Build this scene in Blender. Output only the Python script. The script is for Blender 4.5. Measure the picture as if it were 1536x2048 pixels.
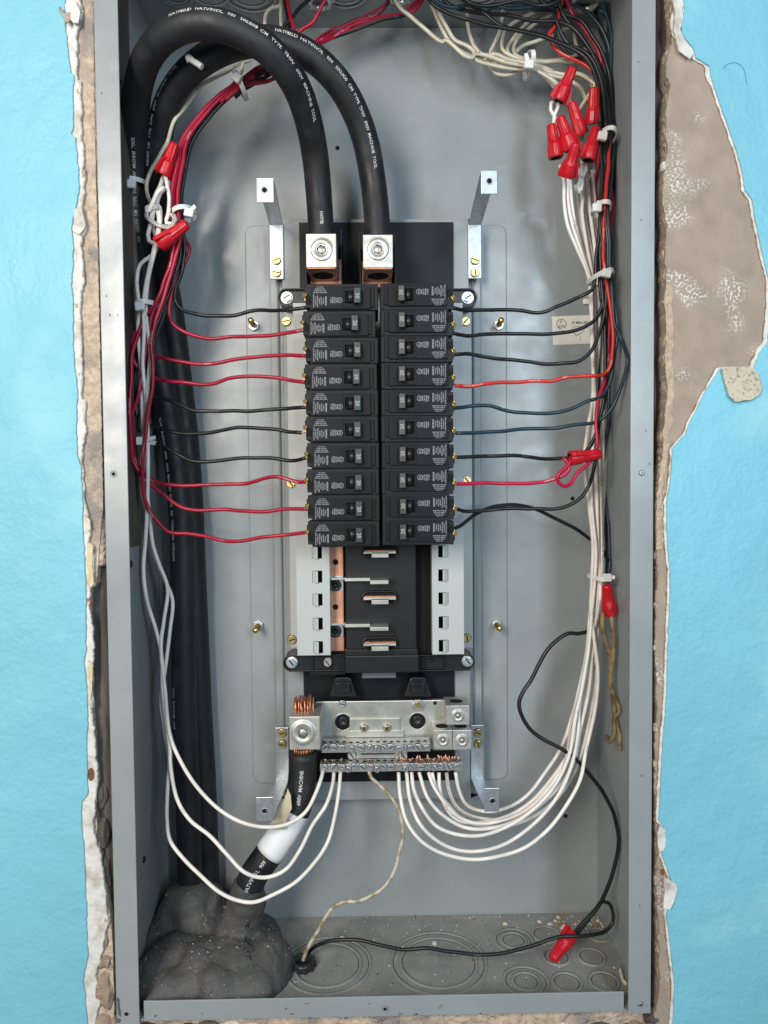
import bpy, bmesh, math, random
from math import pi, sin, cos, radians
from mathutils import Vector, Matrix, noise
random.seed(7)
S = bpy.context.scene
for o in list(bpy.data.objects): bpy.data.objects.remove(o)
C = S.collection
V = Vector
# ------------------------------------------------------------ camera
F_PX = 1450.0; CAM_D = 0.66
_d = V((340, 39576, 1450)).normalized()
_u = -23.0
_n = V((_u, -(340*_u + 1450**2)/39576.0, 1450)).normalized()
_r = _d.cross(_n).normalized()
if _r.x < 0: _r = -_r
cd = bpy.data.cameras.new('camera'); cam = bpy.data.objects.new('camera', cd); C.objects.link(cam)
cd.sensor_fit = 'VERTICAL'; cd.sensor_height = 36; cd.sensor_width = 27; cd.lens = 36*F_PX/2048
cd.clip_start = 0.01; cd.clip_end = 50
ex = V((_r[0], _n[0], -_d[0])); ey = V((_r[1], _n[1], -_d[1])); ez = V((_r[2], _n[2], -_d[2]))
M = Matrix((ex, -ey, -ez)).transposed().to_4x4(); M.translation = V((0, -CAM_D, 0))
cam.matrix_world = M
S.camera = cam
def ray(px, py):
    v = V((px-768, py-1024, F_PX)); return V((v.dot(_r), v.dot(_n), -v.dot(_d)))
def P(px, py, y):                       # photo position measured at depth y behind the front plane
    r = ray(px, py); t = (y+CAM_D)/r.y; return V((r.x*t, y, r.z*t))
def PZ(px, py, z):                      # photo position measured on a horizontal sheet at height z
    r = ray(px, py); t = z/r.z; return V((r.x*t, r.y*t-CAM_D, z))
def PX(px, py, x):
    r = ray(px, py); t = x/r.x; return V((x, r.y*t-CAM_D, r.z*t))
def mm(px, y): return px*(y+CAM_D)/F_PX  # photo pixels to metres at depth y
# ------------------------------------------------------------ world and lamps
W = bpy.data.worlds.new('World'); S.world = W; W.use_nodes = True
bg = W.node_tree.nodes['Background']; bg.inputs[0].default_value = (0.80, 0.92, 1.0, 1); bg.inputs[1].default_value = 0.18
def lamp(name, loc, target, w, h, power, col):
    L = bpy.data.lights.new(name, 'AREA'); L.shape = 'RECTANGLE'; L.size = w; L.size_y = h; L.energy = power; L.color = col
    o = bpy.data.objects.new(name, L); C.objects.link(o); o.location = loc
    o.rotation_euler = (V(target)-V(loc)).to_track_quat('-Z', 'Y').to_euler(); return o
lamp('room_lamp_warm', (-0.62, -1.3, 0.40), (0, 0.1, 0.0), 0.34, 0.85, 21.5, (1.0, 0.93, 0.83))
lamp('room_lamp_cool', (0.54, -1.3, 0.36), (0, 0.1, 0.0), 0.22, 0.80, 11.5, (0.68, 0.85, 1.0))
S.view_settings.view_transform = 'Standard'; S.view_settings.look = 'None'; S.view_settings.exposure = 0.0; S.view_settings.gamma = 1
S.render.engine = 'CYCLES'
# ------------------------------------------------------------ materials
def mat(name, col, rough=0.5, metal=0.0, bump=0.0, bscale=200, var=0.0, vscale=30, col2=None, spec=0.5, coat=0, detail=4, bump2=0, b2scale=30, stretch=None, thr=None):
    m = bpy.data.materials.new(name); m.use_nodes = True; nt = m.node_tree; b = nt.nodes['Principled BSDF']
    b.inputs['Base Color'].default_value = (*col, 1); b.inputs['Roughness'].default_value = rough; b.inputs['Metallic'].default_value = metal
    b.inputs['Specular IOR Level'].default_value = spec
    if coat: b.inputs['Coat Weight'].default_value = coat; b.inputs['Coat Roughness'].default_value = 0.15
    g = nt.nodes.new('ShaderNodeNewGeometry'); src = g.outputs['Position']
    if stretch:
        mp = nt.nodes.new('ShaderNodeMapping'); mp.inputs['Scale'].default_value = stretch; nt.links.new(src, mp.inputs[0]); src = mp.outputs[0]
    if var or col2:
        n = nt.nodes.new('ShaderNodeTexNoise'); n.inputs['Scale'].default_value = vscale; n.inputs['Detail'].default_value = 6; nt.links.new(src, n.inputs[0])
        r = nt.nodes.new('ShaderNodeValToRGB'); nt.links.new(n.outputs[0], r.inputs[0])
        lo, hi = thr or (0.3, 0.7)
        r.color_ramp.elements[0].position = lo; r.color_ramp.elements[1].position = hi
        c2 = col2 or tuple(min(1, c*(1+var)) for c in col); c1 = col if col2 else tuple(c*(1-var) for c in col)
        r.color_ramp.elements[0].color = (*c1, 1); r.color_ramp.elements[1].color = (*c2, 1)
        nt.links.new(r.outputs[0], b.inputs['Base Color'])
    last = None
    for bb, sc, dt in ((bump, bscale, detail), (bump2, b2scale, 3)):
        if bb:
            n = nt.nodes.new('ShaderNodeTexNoise'); n.inputs['Scale'].default_value = sc; n.inputs['Detail'].default_value = dt; nt.links.new(src, n.inputs[0])
            k = nt.nodes.new('ShaderNodeBump'); k.inputs['Strength'].default_value = 1; k.inputs['Distance'].default_value = bb*0.001
            nt.links.new(n.outputs[0], k.inputs['Height'])
            if last: nt.links.new(last.outputs[0], k.inputs['Normal'])
            last = k
    if last: nt.links.new(last.outputs[0], b.inputs['Normal'])
    return m
def add_dust(m, col, scale, lo, hi, mask=None):
    nt = m.node_tree; b = nt.nodes['Principled BSDF']; g = nt.nodes.new('ShaderNodeNewGeometry')
    n = nt.nodes.new('ShaderNodeTexNoise'); n.inputs['Scale'].default_value = scale; n.inputs['Detail'].default_value = 5; nt.links.new(g.outputs[0], n.inputs[0])
    r = nt.nodes.new('ShaderNodeMapRange'); r.inputs['From Min'].default_value = lo; r.inputs['From Max'].default_value = hi; nt.links.new(n.outputs[0], r.inputs[0])
    x = nt.nodes.new('ShaderNodeMix'); x.data_type = 'RGBA'
    inp = b.inputs['Base Color']
    if inp.links: nt.links.new(inp.links[0].from_socket, x.inputs[6])
    else: x.inputs[6].default_value = inp.default_value
    x.inputs[7].default_value = (*col, 1); f = r.outputs[0]
    if mask:      # flecks only inside larger patches
        n2 = nt.nodes.new('ShaderNodeTexNoise'); n2.inputs['Scale'].default_value = mask[0]; n2.inputs['Detail'].default_value = 2; nt.links.new(g.outputs[0], n2.inputs[0])
        r2 = nt.nodes.new('ShaderNodeMapRange'); r2.inputs['From Min'].default_value = mask[1]; r2.inputs['From Max'].default_value = mask[2]; nt.links.new(n2.outputs[0], r2.inputs[0])
        q = nt.nodes.new('ShaderNodeMath'); q.operation = 'MULTIPLY'; nt.links.new(f, q.inputs[0]); nt.links.new(r2.outputs[0], q.inputs[1]); f = q.outputs[0]
    nt.links.new(f, x.inputs[0]); nt.links.new(x.outputs[2], inp)
    return m
def wire_mat(name, col, ink, rough=0.38, amount=0.5):     # printed legend as a broken dotted line along the insulation
    m = mat(name, col, rough, var=0.12, vscale=60, bump=0.05, bscale=150); nt = m.node_tree; b = nt.nodes['Principled BSDF']
    uv = nt.nodes.new('ShaderNodeUVMap'); sp = nt.nodes.new('ShaderNodeSeparateXYZ'); nt.links.new(uv.outputs[0], sp.inputs[0])
    def M_(op, a, bb, cc=None):
        q = nt.nodes.new('ShaderNodeMath'); q.operation = op
        for i, v in enumerate((a, bb, cc)):
            if v is None: continue
            if isinstance(v, (int, float)): q.inputs[i].default_value = v
            else: nt.links.new(v, q.inputs[i])
        return q.outputs[0]
    band = M_('LESS_THAN', M_('ABSOLUTE', M_('SUBTRACT', sp.outputs[0], 0.47), None), 0.07)
    cb = nt.nodes.new('ShaderNodeCombineXYZ'); nt.links.new(M_('MULTIPLY', sp.outputs[1], 900), cb.inputs[0]); nt.links.new(M_('MULTIPLY', sp.outputs[0], 24), cb.inputs[1])
    n = nt.nodes.new('ShaderNodeTexNoise'); n.inputs['Scale'].default_value = 1.0; n.inputs['Detail'].default_value = 1; nt.links.new(cb.outputs[0], n.inputs[0])
    c2 = nt.nodes.new('ShaderNodeCombineXYZ'); oi = nt.nodes.new('ShaderNodeObjectInfo'); nt.links.new(M_('MULTIPLY_ADD', sp.outputs[1], 28, M_('MULTIPLY', oi.outputs['Random'], 97)), c2.inputs[0])
    n2 = nt.nodes.new('ShaderNodeTexNoise'); n2.inputs['Scale'].default_value = 1.0; n2.inputs['Detail'].default_value = 1; nt.links.new(c2.outputs[0], n2.inputs[0])
    f = M_('MULTIPLY', M_('MULTIPLY', band, M_('GREATER_THAN', n.outputs[0], 0.52)), M_('GREATER_THAN', n2.outputs[0], 0.62-0.25*amount))
    x = nt.nodes.new('ShaderNodeMix'); x.data_type = 'RGBA'; nt.links.new(b.inputs['Base Color'].links[0].from_socket, x.inputs[6]); x.inputs[7].default_value = (*ink, 1)
    nt.links.new(f, x.inputs[0]); nt.links.new(x.outputs[2], b.inputs['Base Color']); return m
PAINT = add_dust(mat('grey_enamel', (0.295, 0.322, 0.332), 0.25, bump=0.03, bscale=500, bump2=0.3, b2scale=22, var=0.06, vscale=9), (0.15, 0.16, 0.165), 420, 0.735, 0.76)
add_dust(PAINT, (0.37, 0.385, 0.38), 7, 0.52, 0.95)
add_dust(PAINT, (0.42, 0.43, 0.42), 38, 0.62, 0.90)
FLOORP = add_dust(mat('dusty_grey_enamel', (0.255, 0.26, 0.245), 0.6, bump=0.12, bscale=500, var=0.16, vscale=22), (0.46, 0.43, 0.38), 700, 0.60, 0.70)
add_dust(FLOORP, (0.36, 0.34, 0.30), 30, 0.52, 0.80)
RAILP = mat('rail_grey_enamel', (0.50, 0.53, 0.52), 0.35, bump=0.03, bscale=400, bump2=0.1, b2scale=30)
GALV = mat('galvanised_steel', (0.52, 0.55, 0.58), 0.42, 0.85, bump=0.02, bscale=900, var=0.14, vscale=220)
ZINC = mat('zinc_plate', (0.66, 0.68, 0.69), 0.34, 0.8, var=0.12, vscale=200)
ALU = mat('bare_aluminium', (0.60, 0.585, 0.54), 0.42, 0.7, bump=0.05, bscale=400, var=0.16, vscale=150)
ALUD = mat('tinned_aluminium', (0.62, 0.61, 0.56), 0.40, 0.8, bump=0.04, bscale=500, var=0.18, vscale=60)
BRASS = mat('yellow_chromate', (0.72, 0.55, 0.25), 0.32, 0.85, var=0.15, vscale=150)
GOLD = mat('brass', (0.85, 0.58, 0.20), 0.28, 0.9)
COPPER = mat('copper', (0.78, 0.40, 0.27), 0.38, 0.75, bump=0.03, bscale=300, var=0.15, vscale=90)
COPPERD = mat('dark_copper', (0.50, 0.24, 0.15), 0.45, 0.6, var=0.3, vscale=200)
BLACKP = mat('black_moulded_plastic', (0.012, 0.013, 0.015), 0.36, bump=0.03, bscale=900)
BREAK = mat('breaker_black', (0.012, 0.013, 0.016), 0.42, bump=0.02, bscale=1200, var=0.15, vscale=60, spec=0.22)
BREAKF = mat('breaker_face_black', (0.009, 0.010, 0.013), 0.42, bump=0.02, bscale=1200, spec=0.18)
HANDLE = mat('handle_black', (0.040, 0.040, 0.042), 0.38, var=0.2, vscale=80)
SHEET = mat('black_sheet', (0.005, 0.006, 0.010), 0.5, var=0.3, vscale=40, spec=0.3)
HOLE = mat('hole_dark', (0.004, 0.004, 0.004), 0.9)
INK = mat('white_ink', (0.70, 0.71, 0.72), 0.6)
INK2 = mat('cable_ink', (0.66, 0.66, 0.64), 0.6, col2=(0.10, 0.10, 0.10), vscale=700, thr=(0.54, 0.70))
INKL = mat('label_ink', (0.36, 0.37, 0.39), 0.6)
INKB = mat('black_ink', (0.03, 0.03, 0.035), 0.6)
INKV = mat('blue_pen', (0.08, 0.09, 0.20), 0.6)
CABLE = add_dust(mat('rubber_black', (0.013, 0.014, 0.017), 0.46, bump=0.10, bscale=300, var=0.3, vscale=60, spec=0.45), (0.035, 0.035, 0.04), 40, 0.55, 0.8)
REDW = wire_mat('red_insulation', (0.36, 0.005, 0.03), (0.62, 0.34, 0.36), amount=0.0)
ORW = wire_mat('orange_red_insulation', (0.60, 0.030, 0.022), (0.8, 0.5, 0.4), amount=0.2)
MAGW = wire_mat('magenta_insulation', (0.50, 0.006, 0.050), (0.75, 0.5, 0.5), amount=0.0)
BLKW = wire_mat('black_insulation', (0.009, 0.010, 0.012), (0.10, 0.10, 0.10), amount=0.1)
TEALW = wire_mat('dark_teal_insulation', (0.012, 0.040, 0.060), (0.10, 0.12, 0.14), amount=0.1)
WHTW = wire_mat('white_insulation', (0.86, 0.80, 0.74), (0.35, 0.33, 0.31), amount=-0.15)
PRNW = wire_mat('white_printed_insulation', (0.68, 0.62, 0.57), (0.06, 0.06, 0.06), amount=1.6)
IVORY = wire_mat('ivory_insulation', (0.66, 0.60, 0.47), (0.14, 0.12, 0.10), amount=0.5)
DIRTYW = mat('dirty_cream_insulation', (0.60, 0.54, 0.44), 0.5, col2=(0.30, 0.23, 0.12), vscale=120, thr=(0.45, 0.62))
BROWNW = mat('old_brown_insulation', (0.34, 0.25, 0.12), 0.7, col2=(0.11, 0.075, 0.04), vscale=70, thr=(0.42, 0.62), bump=0.3, bscale=300)
NUTM = mat('red_connector_plastic', (0.55, 0.008, 0.018), 0.38, bump=0.02, bscale=500)
TIE = mat('white_nylon', (0.78, 0.78, 0.76), 0.4, spec=0.4)
PUTTY = add_dust(mat('duct_putty', (0.080, 0.078, 0.076), 0.66, bump=0.8, bscale=120, var=0.30, vscale=14, bump2=1.0, b2scale=30), (0.17, 0.15, 0.12), 700, 0.60, 0.72)
add_dust(PUTTY, (0.15, 0.135, 0.11), 13, 0.57, 0.80)
TAPEW = mat('white_tape', (0.80, 0.82, 0.84), 0.5, bump=0.1, bscale=80)
MASK = mat('masking_tape', (0.55, 0.47, 0.30), 0.6, var=0.15, vscale=60, bump=0.2, bscale=120)
STICK = mat('paper_sticker', (0.76, 0.745, 0.68), 0.7, var=0.06, vscale=60)
BLUE = mat('sky_blue_wall_paint', (0.205, 0.535, 0.66), 0.42, bump=0.60, bscale=240, detail=2, bump2=3.0, b2scale=26, var=0.06, vscale=5, spec=0.5)
SKIM = mat('white_gypsum', (0.72, 0.70, 0.66), 0.85, bump=2.0, bscale=120, var=0.14, vscale=60, col2=(0.44, 0.37, 0.30), thr=(0.50, 0.72))
TAN = add_dust(mat('tan_drywall_paper', (0.375, 0.295, 0.235), 0.9, bump=0.75, bscale=420, var=0.13, vscale=45), (0.68, 0.63, 0.57), 420, 0.52, 0.56, mask=(20, 0.56, 0.66))
CORE = add_dust(mat('crumbly_plaster_core', (0.42, 0.32, 0.24), 0.95, bump=3.0, bscale=230, col2=(0.66, 0.53, 0.41), vscale=190, bump2=4.5, b2scale=60), (0.30, 0.26, 0.23), 30, 0.50, 0.66)
YEL = mat('yellow_old_paint', (0.62, 0.48, 0.18), 0.7, bump=1.2, bscale=120, col2=(0.70, 0.62, 0.50), vscale=80)
WOODD = mat('dark_stained_wood', (0.055, 0.030, 0.024), 0.62, col2=(0.13, 0.085, 0.07), vscale=16, stretch=(6, 1, 0.5), bump=2.5, bscale=16)
WOODG = mat('weathered_grey_wood', (0.13, 0.11, 0.095), 0.8, col2=(0.045, 0.036, 0.032), vscale=22, stretch=(7, 1, 0.6), bump=2.5, bscale=22)
STONE = add_dust(mat('rough_brown_stone', (0.33, 0.24, 0.18), 0.95, bump=3.0, bscale=110, var=0.3, vscale=50), (0.60, 0.55, 0.48), 300, 0.62, 0.70)
CRUMB = mat('plaster_crumb', (0.62, 0.57, 0.48), 0.9, var=0.25, vscale=300)
CRUMBB = mat('rust_crumb', (0.36, 0.20, 0.08), 0.9, var=0.3, vscale=300)
CRUMBD = mat('dark_crumb', (0.05, 0.04, 0.035), 0.9)
MARK = mat('white_marker_band', (0.70, 0.69, 0.64), 0.5)
BUSH = mat('black_bushing_plastic', (0.02, 0.024, 0.028), 0.35)
add_dust(BLUE, (0.07, 0.16, 0.19), 330, 0.765, 0.78); add_dust(BLUE, (0.34, 0.66, 0.74), 9, 0.55, 0.80)
def vary_rough(m, lo, hi, scale):
    nt = m.node_tree; n = nt.nodes.new('ShaderNodeTexNoise'); n.inputs['Scale'].default_value = scale; n.inputs['Detail'].default_value = 6; g = nt.nodes.new('ShaderNodeNewGeometry'); nt.links.new(g.outputs[0], n.inputs[0])
    r = nt.nodes.new('ShaderNodeMapRange'); r.inputs['From Min'].default_value = 0.3; r.inputs['From Max'].default_value = 0.7; r.inputs['To Min'].default_value = lo; r.inputs['To Max'].default_value = hi
    nt.links.new(n.outputs[0], r.inputs[0]); nt.links.new(r.outputs[0], nt.nodes['Principled BSDF'].inputs['Roughness'])
vary_rough(PAINT, 0.18, 0.40, 26); vary_rough(BLUE, 0.42, 0.66, 9); vary_rough(CABLE, 0.44, 0.68, 60); vary_rough(BREAK, 0.34, 0.58, 70)
def brush_bump(m, vec, dist):      # brush or roller marks dragged along one direction
    nt = m.node_tree; g = nt.nodes.new('ShaderNodeNewGeometry'); mp = nt.nodes.new('ShaderNodeMapping'); mp.inputs['Scale'].default_value = vec; nt.links.new(g.outputs[0], mp.inputs[0])
    n = nt.nodes.new('ShaderNodeTexNoise'); n.inputs['Scale'].default_value = 1; n.inputs['Detail'].default_value = 4; nt.links.new(mp.outputs[0], n.inputs[0])
    k = nt.nodes.new('ShaderNodeBump'); k.inputs['Strength'].default_value = 1; k.inputs['Distance'].default_value = dist; nt.links.new(n.outputs[0], k.inputs['Height'])
    b = nt.nodes['Principled BSDF']; nt.links.new(b.inputs['Normal'].links[0].from_socket, k.inputs['Normal']); nt.links.new(k.outputs[0], b.inputs['Normal'])
brush_bump(BLUE, (60, 1, 22), 0.0007)
# ------------------------------------------------------------ objects
ORG = {}
def obj_raw(name, me, loc, parent=None, rot=None):
    o = bpy.data.objects.new(name, me); C.objects.link(o); loc = V(loc); ORG[o.name] = loc.copy()
    if parent is not None: o.parent = parent; o.location = loc-ORG[parent.name]
    else: o.location = loc
    if rot: o.rotation_euler = rot
    return o
def tag(o, label=None, cat=None, group=None, kind=None):
    if label: o['label'] = label
    if cat: o['category'] = cat
    if group: o['group'] = group
    if kind: o['kind'] = kind
    return o
def thing(name, loc, label, cat, group=None): return tag(obj_raw(name, None, loc), label, cat, group)
class MB:
    def __init__(s): s.v = []; s.f = []; s.sm = []; s.mi = []; s.uv = {}
    def add(s, vs, fs, smooth=False, mi=0):
        k = len(s.v); s.v += [tuple(v) for v in vs]
        for f in fs: s.f.append([k+i for i in f]); s.sm.append(smooth); s.mi.append(mi)
        return k
    def box(s, x0, x1, y0, y1, z0, z1, mi=0, mat4=None):
        vs = [V((x, y, z)) for x in (x0, x1) for y in (y0, y1) for z in (z0, z1)]
        if mat4 is not None: vs = [mat4 @ v for v in vs]
        s.add(vs, [(0, 1, 3, 2), (4, 6, 7, 5), (0, 4, 5, 1), (2, 3, 7, 6), (0, 2, 6, 4), (1, 5, 7, 3)], mi=mi); return s
    def pbox(s, a, b, c, d, y, y1, mi=0):      # photo rectangle a..c by b..d on the front face at depth y, going back to y1
        p = P(a, b, y); q = P(c, d, y); return s.box(min(p.x, q.x), max(p.x, q.x), y, y1, min(p.z, q.z), max(p.z, q.z), mi)
    def prism(s, poly, y0, y1, mi=0, smooth_side=False):   # poly: (x,z) points
        n = len(poly); vs = [(x, y0, z) for x, z in poly]+[(x, y1, z) for x, z in poly]
        area = sum(poly[i][0]*poly[(i+1) % n][1]-poly[(i+1) % n][0]*poly[i][1] for i in range(n))
        fr = list(range(n)); bk = list(range(2*n-1, n-1, -1))
        if area < 0: fr = fr[::-1]; bk = bk[::-1]
        k = s.add(vs, [fr, bk], mi=mi)
        for i in range(n):
            j = (i+1) % n; s.f.append([k+i, k+n+i, k+n+j, k+j] if area > 0 else [k+j, k+n+j, k+n+i, k+i]); s.sm.append(smooth_side); s.mi.append(mi)
        return s
    def cyl(s, c, r, h, axis=(0, -1, 0), n=20, mi=0, r2=None, smooth=True, phase=0, cap=True):   # base c, going h along axis
        a = V(axis).normalized(); q = V((0, 0, 1)).rotation_difference(a); r2 = r if r2 is None else r2; c = V(c)
        vs = [c+q @ V((r*cos(2*pi*i/n+phase), r*sin(2*pi*i/n+phase), 0)) for i in range(n)]+[c+a*h+q @ V((r2*cos(2*pi*i/n+phase), r2*sin(2*pi*i/n+phase), 0)) for i in range(n)]
        k = s.add(vs, [])
        for i in range(n): j = (i+1) % n; s.f.append([k+i, k+j, k+n+j, k+n+i]); s.sm.append(smooth); s.mi.append(mi)
        if cap:
            s.f.append([k+n+i for i in range(n)]); s.f.append([k+i for i in range(n)][::-1]); s.sm += [False]*2; s.mi += [mi]*2
        return s
    def lathe(s, c, prof, axis=(0, -1, 0), n=28, mi=0, mod=None, closed=False):   # prof: (r,h)
        a = V(axis).normalized(); q = V((0, 0, 1)).rotation_difference(a); c = V(c); m = len(prof)
        vs = []
        for (r, h) in prof:
            for i in range(n):
                rr = r*(mod(i, h) if mod else 1); vs.append(c+q @ V((rr*cos(2*pi*i/n), rr*sin(2*pi*i/n), h)))
        fs = []
        for j in range(m-1 if not closed else m):
            j2 = (j+1) % m
            for i in range(n): i2 = (i+1) % n; fs.append((j*n+i, j*n+i2, j2*n+i2, j2*n+i))
        s.add(vs, fs, smooth=True, mi=mi); return s
    def torus(s, c, R, r, axis=(0, 0, 1), n=40, m=6, mi=0, fl=1.0):
        prof = [(R+r*cos(2*pi*k/m), r*sin(2*pi*k/m)*fl) for k in range(m)]; return s.lathe(c, prof, axis, n, mi, closed=True)
    def tube(s, pts, r, n=10, mi=0, caps=True, rfun=None, wob=0, two=False):
        m = len(pts); T = []
        for i in range(m):
            t = pts[min(i+1, m-1)]-pts[max(i-1, 0)]; T.append(t.normalized() if t.length > 1e-9 else V((0, 0, -1)))
        ref = V((0, -1, 0)); f = ref-T[0]*ref.dot(T[0])
        if f.length < 0.1: f = V((1, 0, 0))-T[0]*T[0].x
        f.normalize(); k = len(s.v); L = 0; us = []
        for i in range(m):
            if i: f = f-T[i]*f.dot(T[i]); f.normalize(); L += (pts[i]-pts[i-1]).length
            g = T[i].cross(f); rr = rfun(L) if rfun else r
            for j in range(n):
                a = 2*pi*j/n+pi; s.v.append(tuple(pts[i]+(f*cos(a)+g*sin(a))*rr*(1+(wob*noise.noise(pts[i]*300+V((j, 0, 0))) if wob else 0))))
            us.append(L)
        for i in range(m-1):
            for j in range(n):
                j2 = (j+1) % n; s.uv[len(s.f)] = [(j/n, us[i]), ((j+1)/n, us[i]), ((j+1)/n, us[i+1]), (j/n, us[i+1])]
                s.f.append([k+i*n+j, k+i*n+j2, k+(i+1)*n+j2, k+(i+1)*n+j]); s.sm.append(True); s.mi.append(mi)
        if caps:
            s.f.append([k+j for j in range(n)][::-1]); s.f.append([k+(m-1)*n+j for j in range(n)]); s.sm += [False]*2; s.mi += [mi]*2
        return s
    def mesh(s, name, mats, org=V((0, 0, 0))):
        me = bpy.data.meshes.new(name); me.from_pydata([tuple(V(v)-org) for v in s.v], [], s.f)
        for m in (mats if isinstance(mats, (list, tuple)) else [mats]): me.materials.append(m)
        me.polygons.foreach_set('use_smooth', s.sm); me.polygons.foreach_set('material_index', s.mi)
        if s.uv:
            ul = me.uv_layers.new(name='UVMap')
            for fi, q in s.uv.items():
                for li, uv in zip(me.polygons[fi].loop_indices, q): ul.data[li].uv = uv
        me.validate(); bm = bmesh.new(); bm.from_mesh(me); bmesh.ops.recalc_face_normals(bm, faces=bm.faces); bm.to_mesh(me); bm.free(); me.update(); return me
    def build(s, name, mats, parent=None, bevel=0, seg=2, org=None):
        if org is None:
            if parent is not None: org = ORG[parent.name].copy()
            else:
                org = sum((V(v) for v in s.v), V())/len(s.v)
        o = obj_raw(name, s.mesh(name, mats, org), org, parent)
        if bevel: add_bevel(o, bevel, seg)
        return o
def add_bevel(o, w, seg=2):
    b = o.modifiers.new('bevel', 'BEVEL'); b.width = w; b.segments = seg; b.limit_method = 'ANGLE'; b.angle_limit = radians(40); b.harden_normals = False
def spline(pts, step=0.004):
    out = []; n = len(pts)
    for i in range(n-1):
        p0 = pts[max(i-1, 0)]; p1 = pts[i]; p2 = pts[i+1]; p3 = pts[min(i+2, n-1)]
        # centripetal Catmull-Rom
        def dd(a, b): return max((a-b).length, 1e-6)**0.5
        t1 = dd(p0, p1) if i > 0 else dd(p1, p2); t2 = dd(p1, p2); t3 = dd(p2, p3) if i+2 < n else dd(p1, p2)
        m1 = (p2-p1)+((p1-p0)/t1-(p2-p0)/(t1+t2))*t2 if i > 0 else (p2-p1)
        m2 = (p2-p1)+((p3-p2)/t3-(p3-p1)/(t2+t3))*t2 if i+2 < n else (p2-p1)
        k = max(1, int((p2-p1).length/step))
        for j in range(k):
            t = j/k; out.append(p1*(2*t**3-3*t*t+1)+m1*(t**3-2*t*t+t)+p2*(-2*t**3+3*t*t)+m2*(t**3-t*t))
    out.append(pts[-1].copy()); return out
def path(pts, step=0.004):       # (px,py[,depth]); missing depths are interpolated
    known = [(i, p[2]) for i, p in enumerate(pts) if len(p) > 2]; out = []
    for i, p in enumerate(pts):
        if len(p) > 2: d = p[2]
        else:
            a = max([k for k in known if k[0] < i], default=known[0]); b = min([k for k in known if k[0] > i], default=known[-1])
            d = a[1] if b[0] == a[0] else a[1]+(b[1]-a[1])*(i-a[0])/(b[0]-a[0])
        out.append(P(p[0], p[1], d))
    return spline(out, step)
TXT = {}
def text_data(body, size, align='LEFT', sp=1.0, thick=0.0):
    key = (body, size, align, sp, thick)
    if key not in TXT:
        c = bpy.data.curves.new('t', 'FONT'); c.body = body; c.size = size; c.align_x = align; c.resolution_u = 2; c.space_character = sp; c.offset = thick
        o = bpy.data.objects.new('t', c); C.objects.link(o); dg = bpy.context.evaluated_depsgraph_get(); dg.update()
        me = bpy.data.meshes.new_from_object(o.evaluated_get(dg)); TXT[key] = ([v.co.copy() for v in me.vertices], [list(p.vertices) for p in me.polygons])
        bpy.data.objects.remove(o); bpy.data.curves.remove(c); bpy.data.meshes.remove(me)
    return TXT[key]
def flat_text(mb, body, size, org, ang, y, align='LEFT', mi=0, sp=1.0, thick=0.0, sx=1.0):   # on a vertical sheet facing the viewer
    vs, fs = text_data(body, size, align, sp, thick); ca, sa = cos(ang), sin(ang)
    mb.add([(org[0]+v.x*sx*ca-v.y*sa, y, org[1]+v.x*sx*sa+v.y*ca) for v in vs], fs, mi=mi)
def cable_text(mb, pts, r, body, size, s0, phi0=0.0, flip=False, sp=0.98):
    vs, fs = text_data(body, size, 'LEFT', sp, size*0.012)
    cum = [0]
    for a, b in zip(pts, pts[1:]): cum.append(cum[-1]+(b-a).length)
    def at(s):
        s = max(0, min(cum[-1]-1e-6, s)); lo, hi = 0, len(cum)-1
        while hi-lo > 1:
            m = (lo+hi)//2
            if cum[m] <= s: lo = m
            else: hi = m
        t = (s-cum[lo])/(cum[hi]-cum[lo]); c = pts[lo].lerp(pts[hi], t)
        a = pts[max(lo-1, 0)]; b = pts[min(hi+1, len(pts)-1)]; return c, (b-a).normalized()
    out = []
    for v in vs:
        s = s0-v.x if flip else s0+v.x
        c, T = at(s); Fv = V((0, -1, 0)); Fv = (Fv-T*Fv.dot(T)).normalized(); G = T.cross(Fv)
        ph = phi0+(v.y-size*0.35)/r; U = G if flip else -G
        out.append(c+(Fv*cos(ph)+U*sin(ph))*(r+0.00012))
    mb.add(out, fs)
SC = {}
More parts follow.
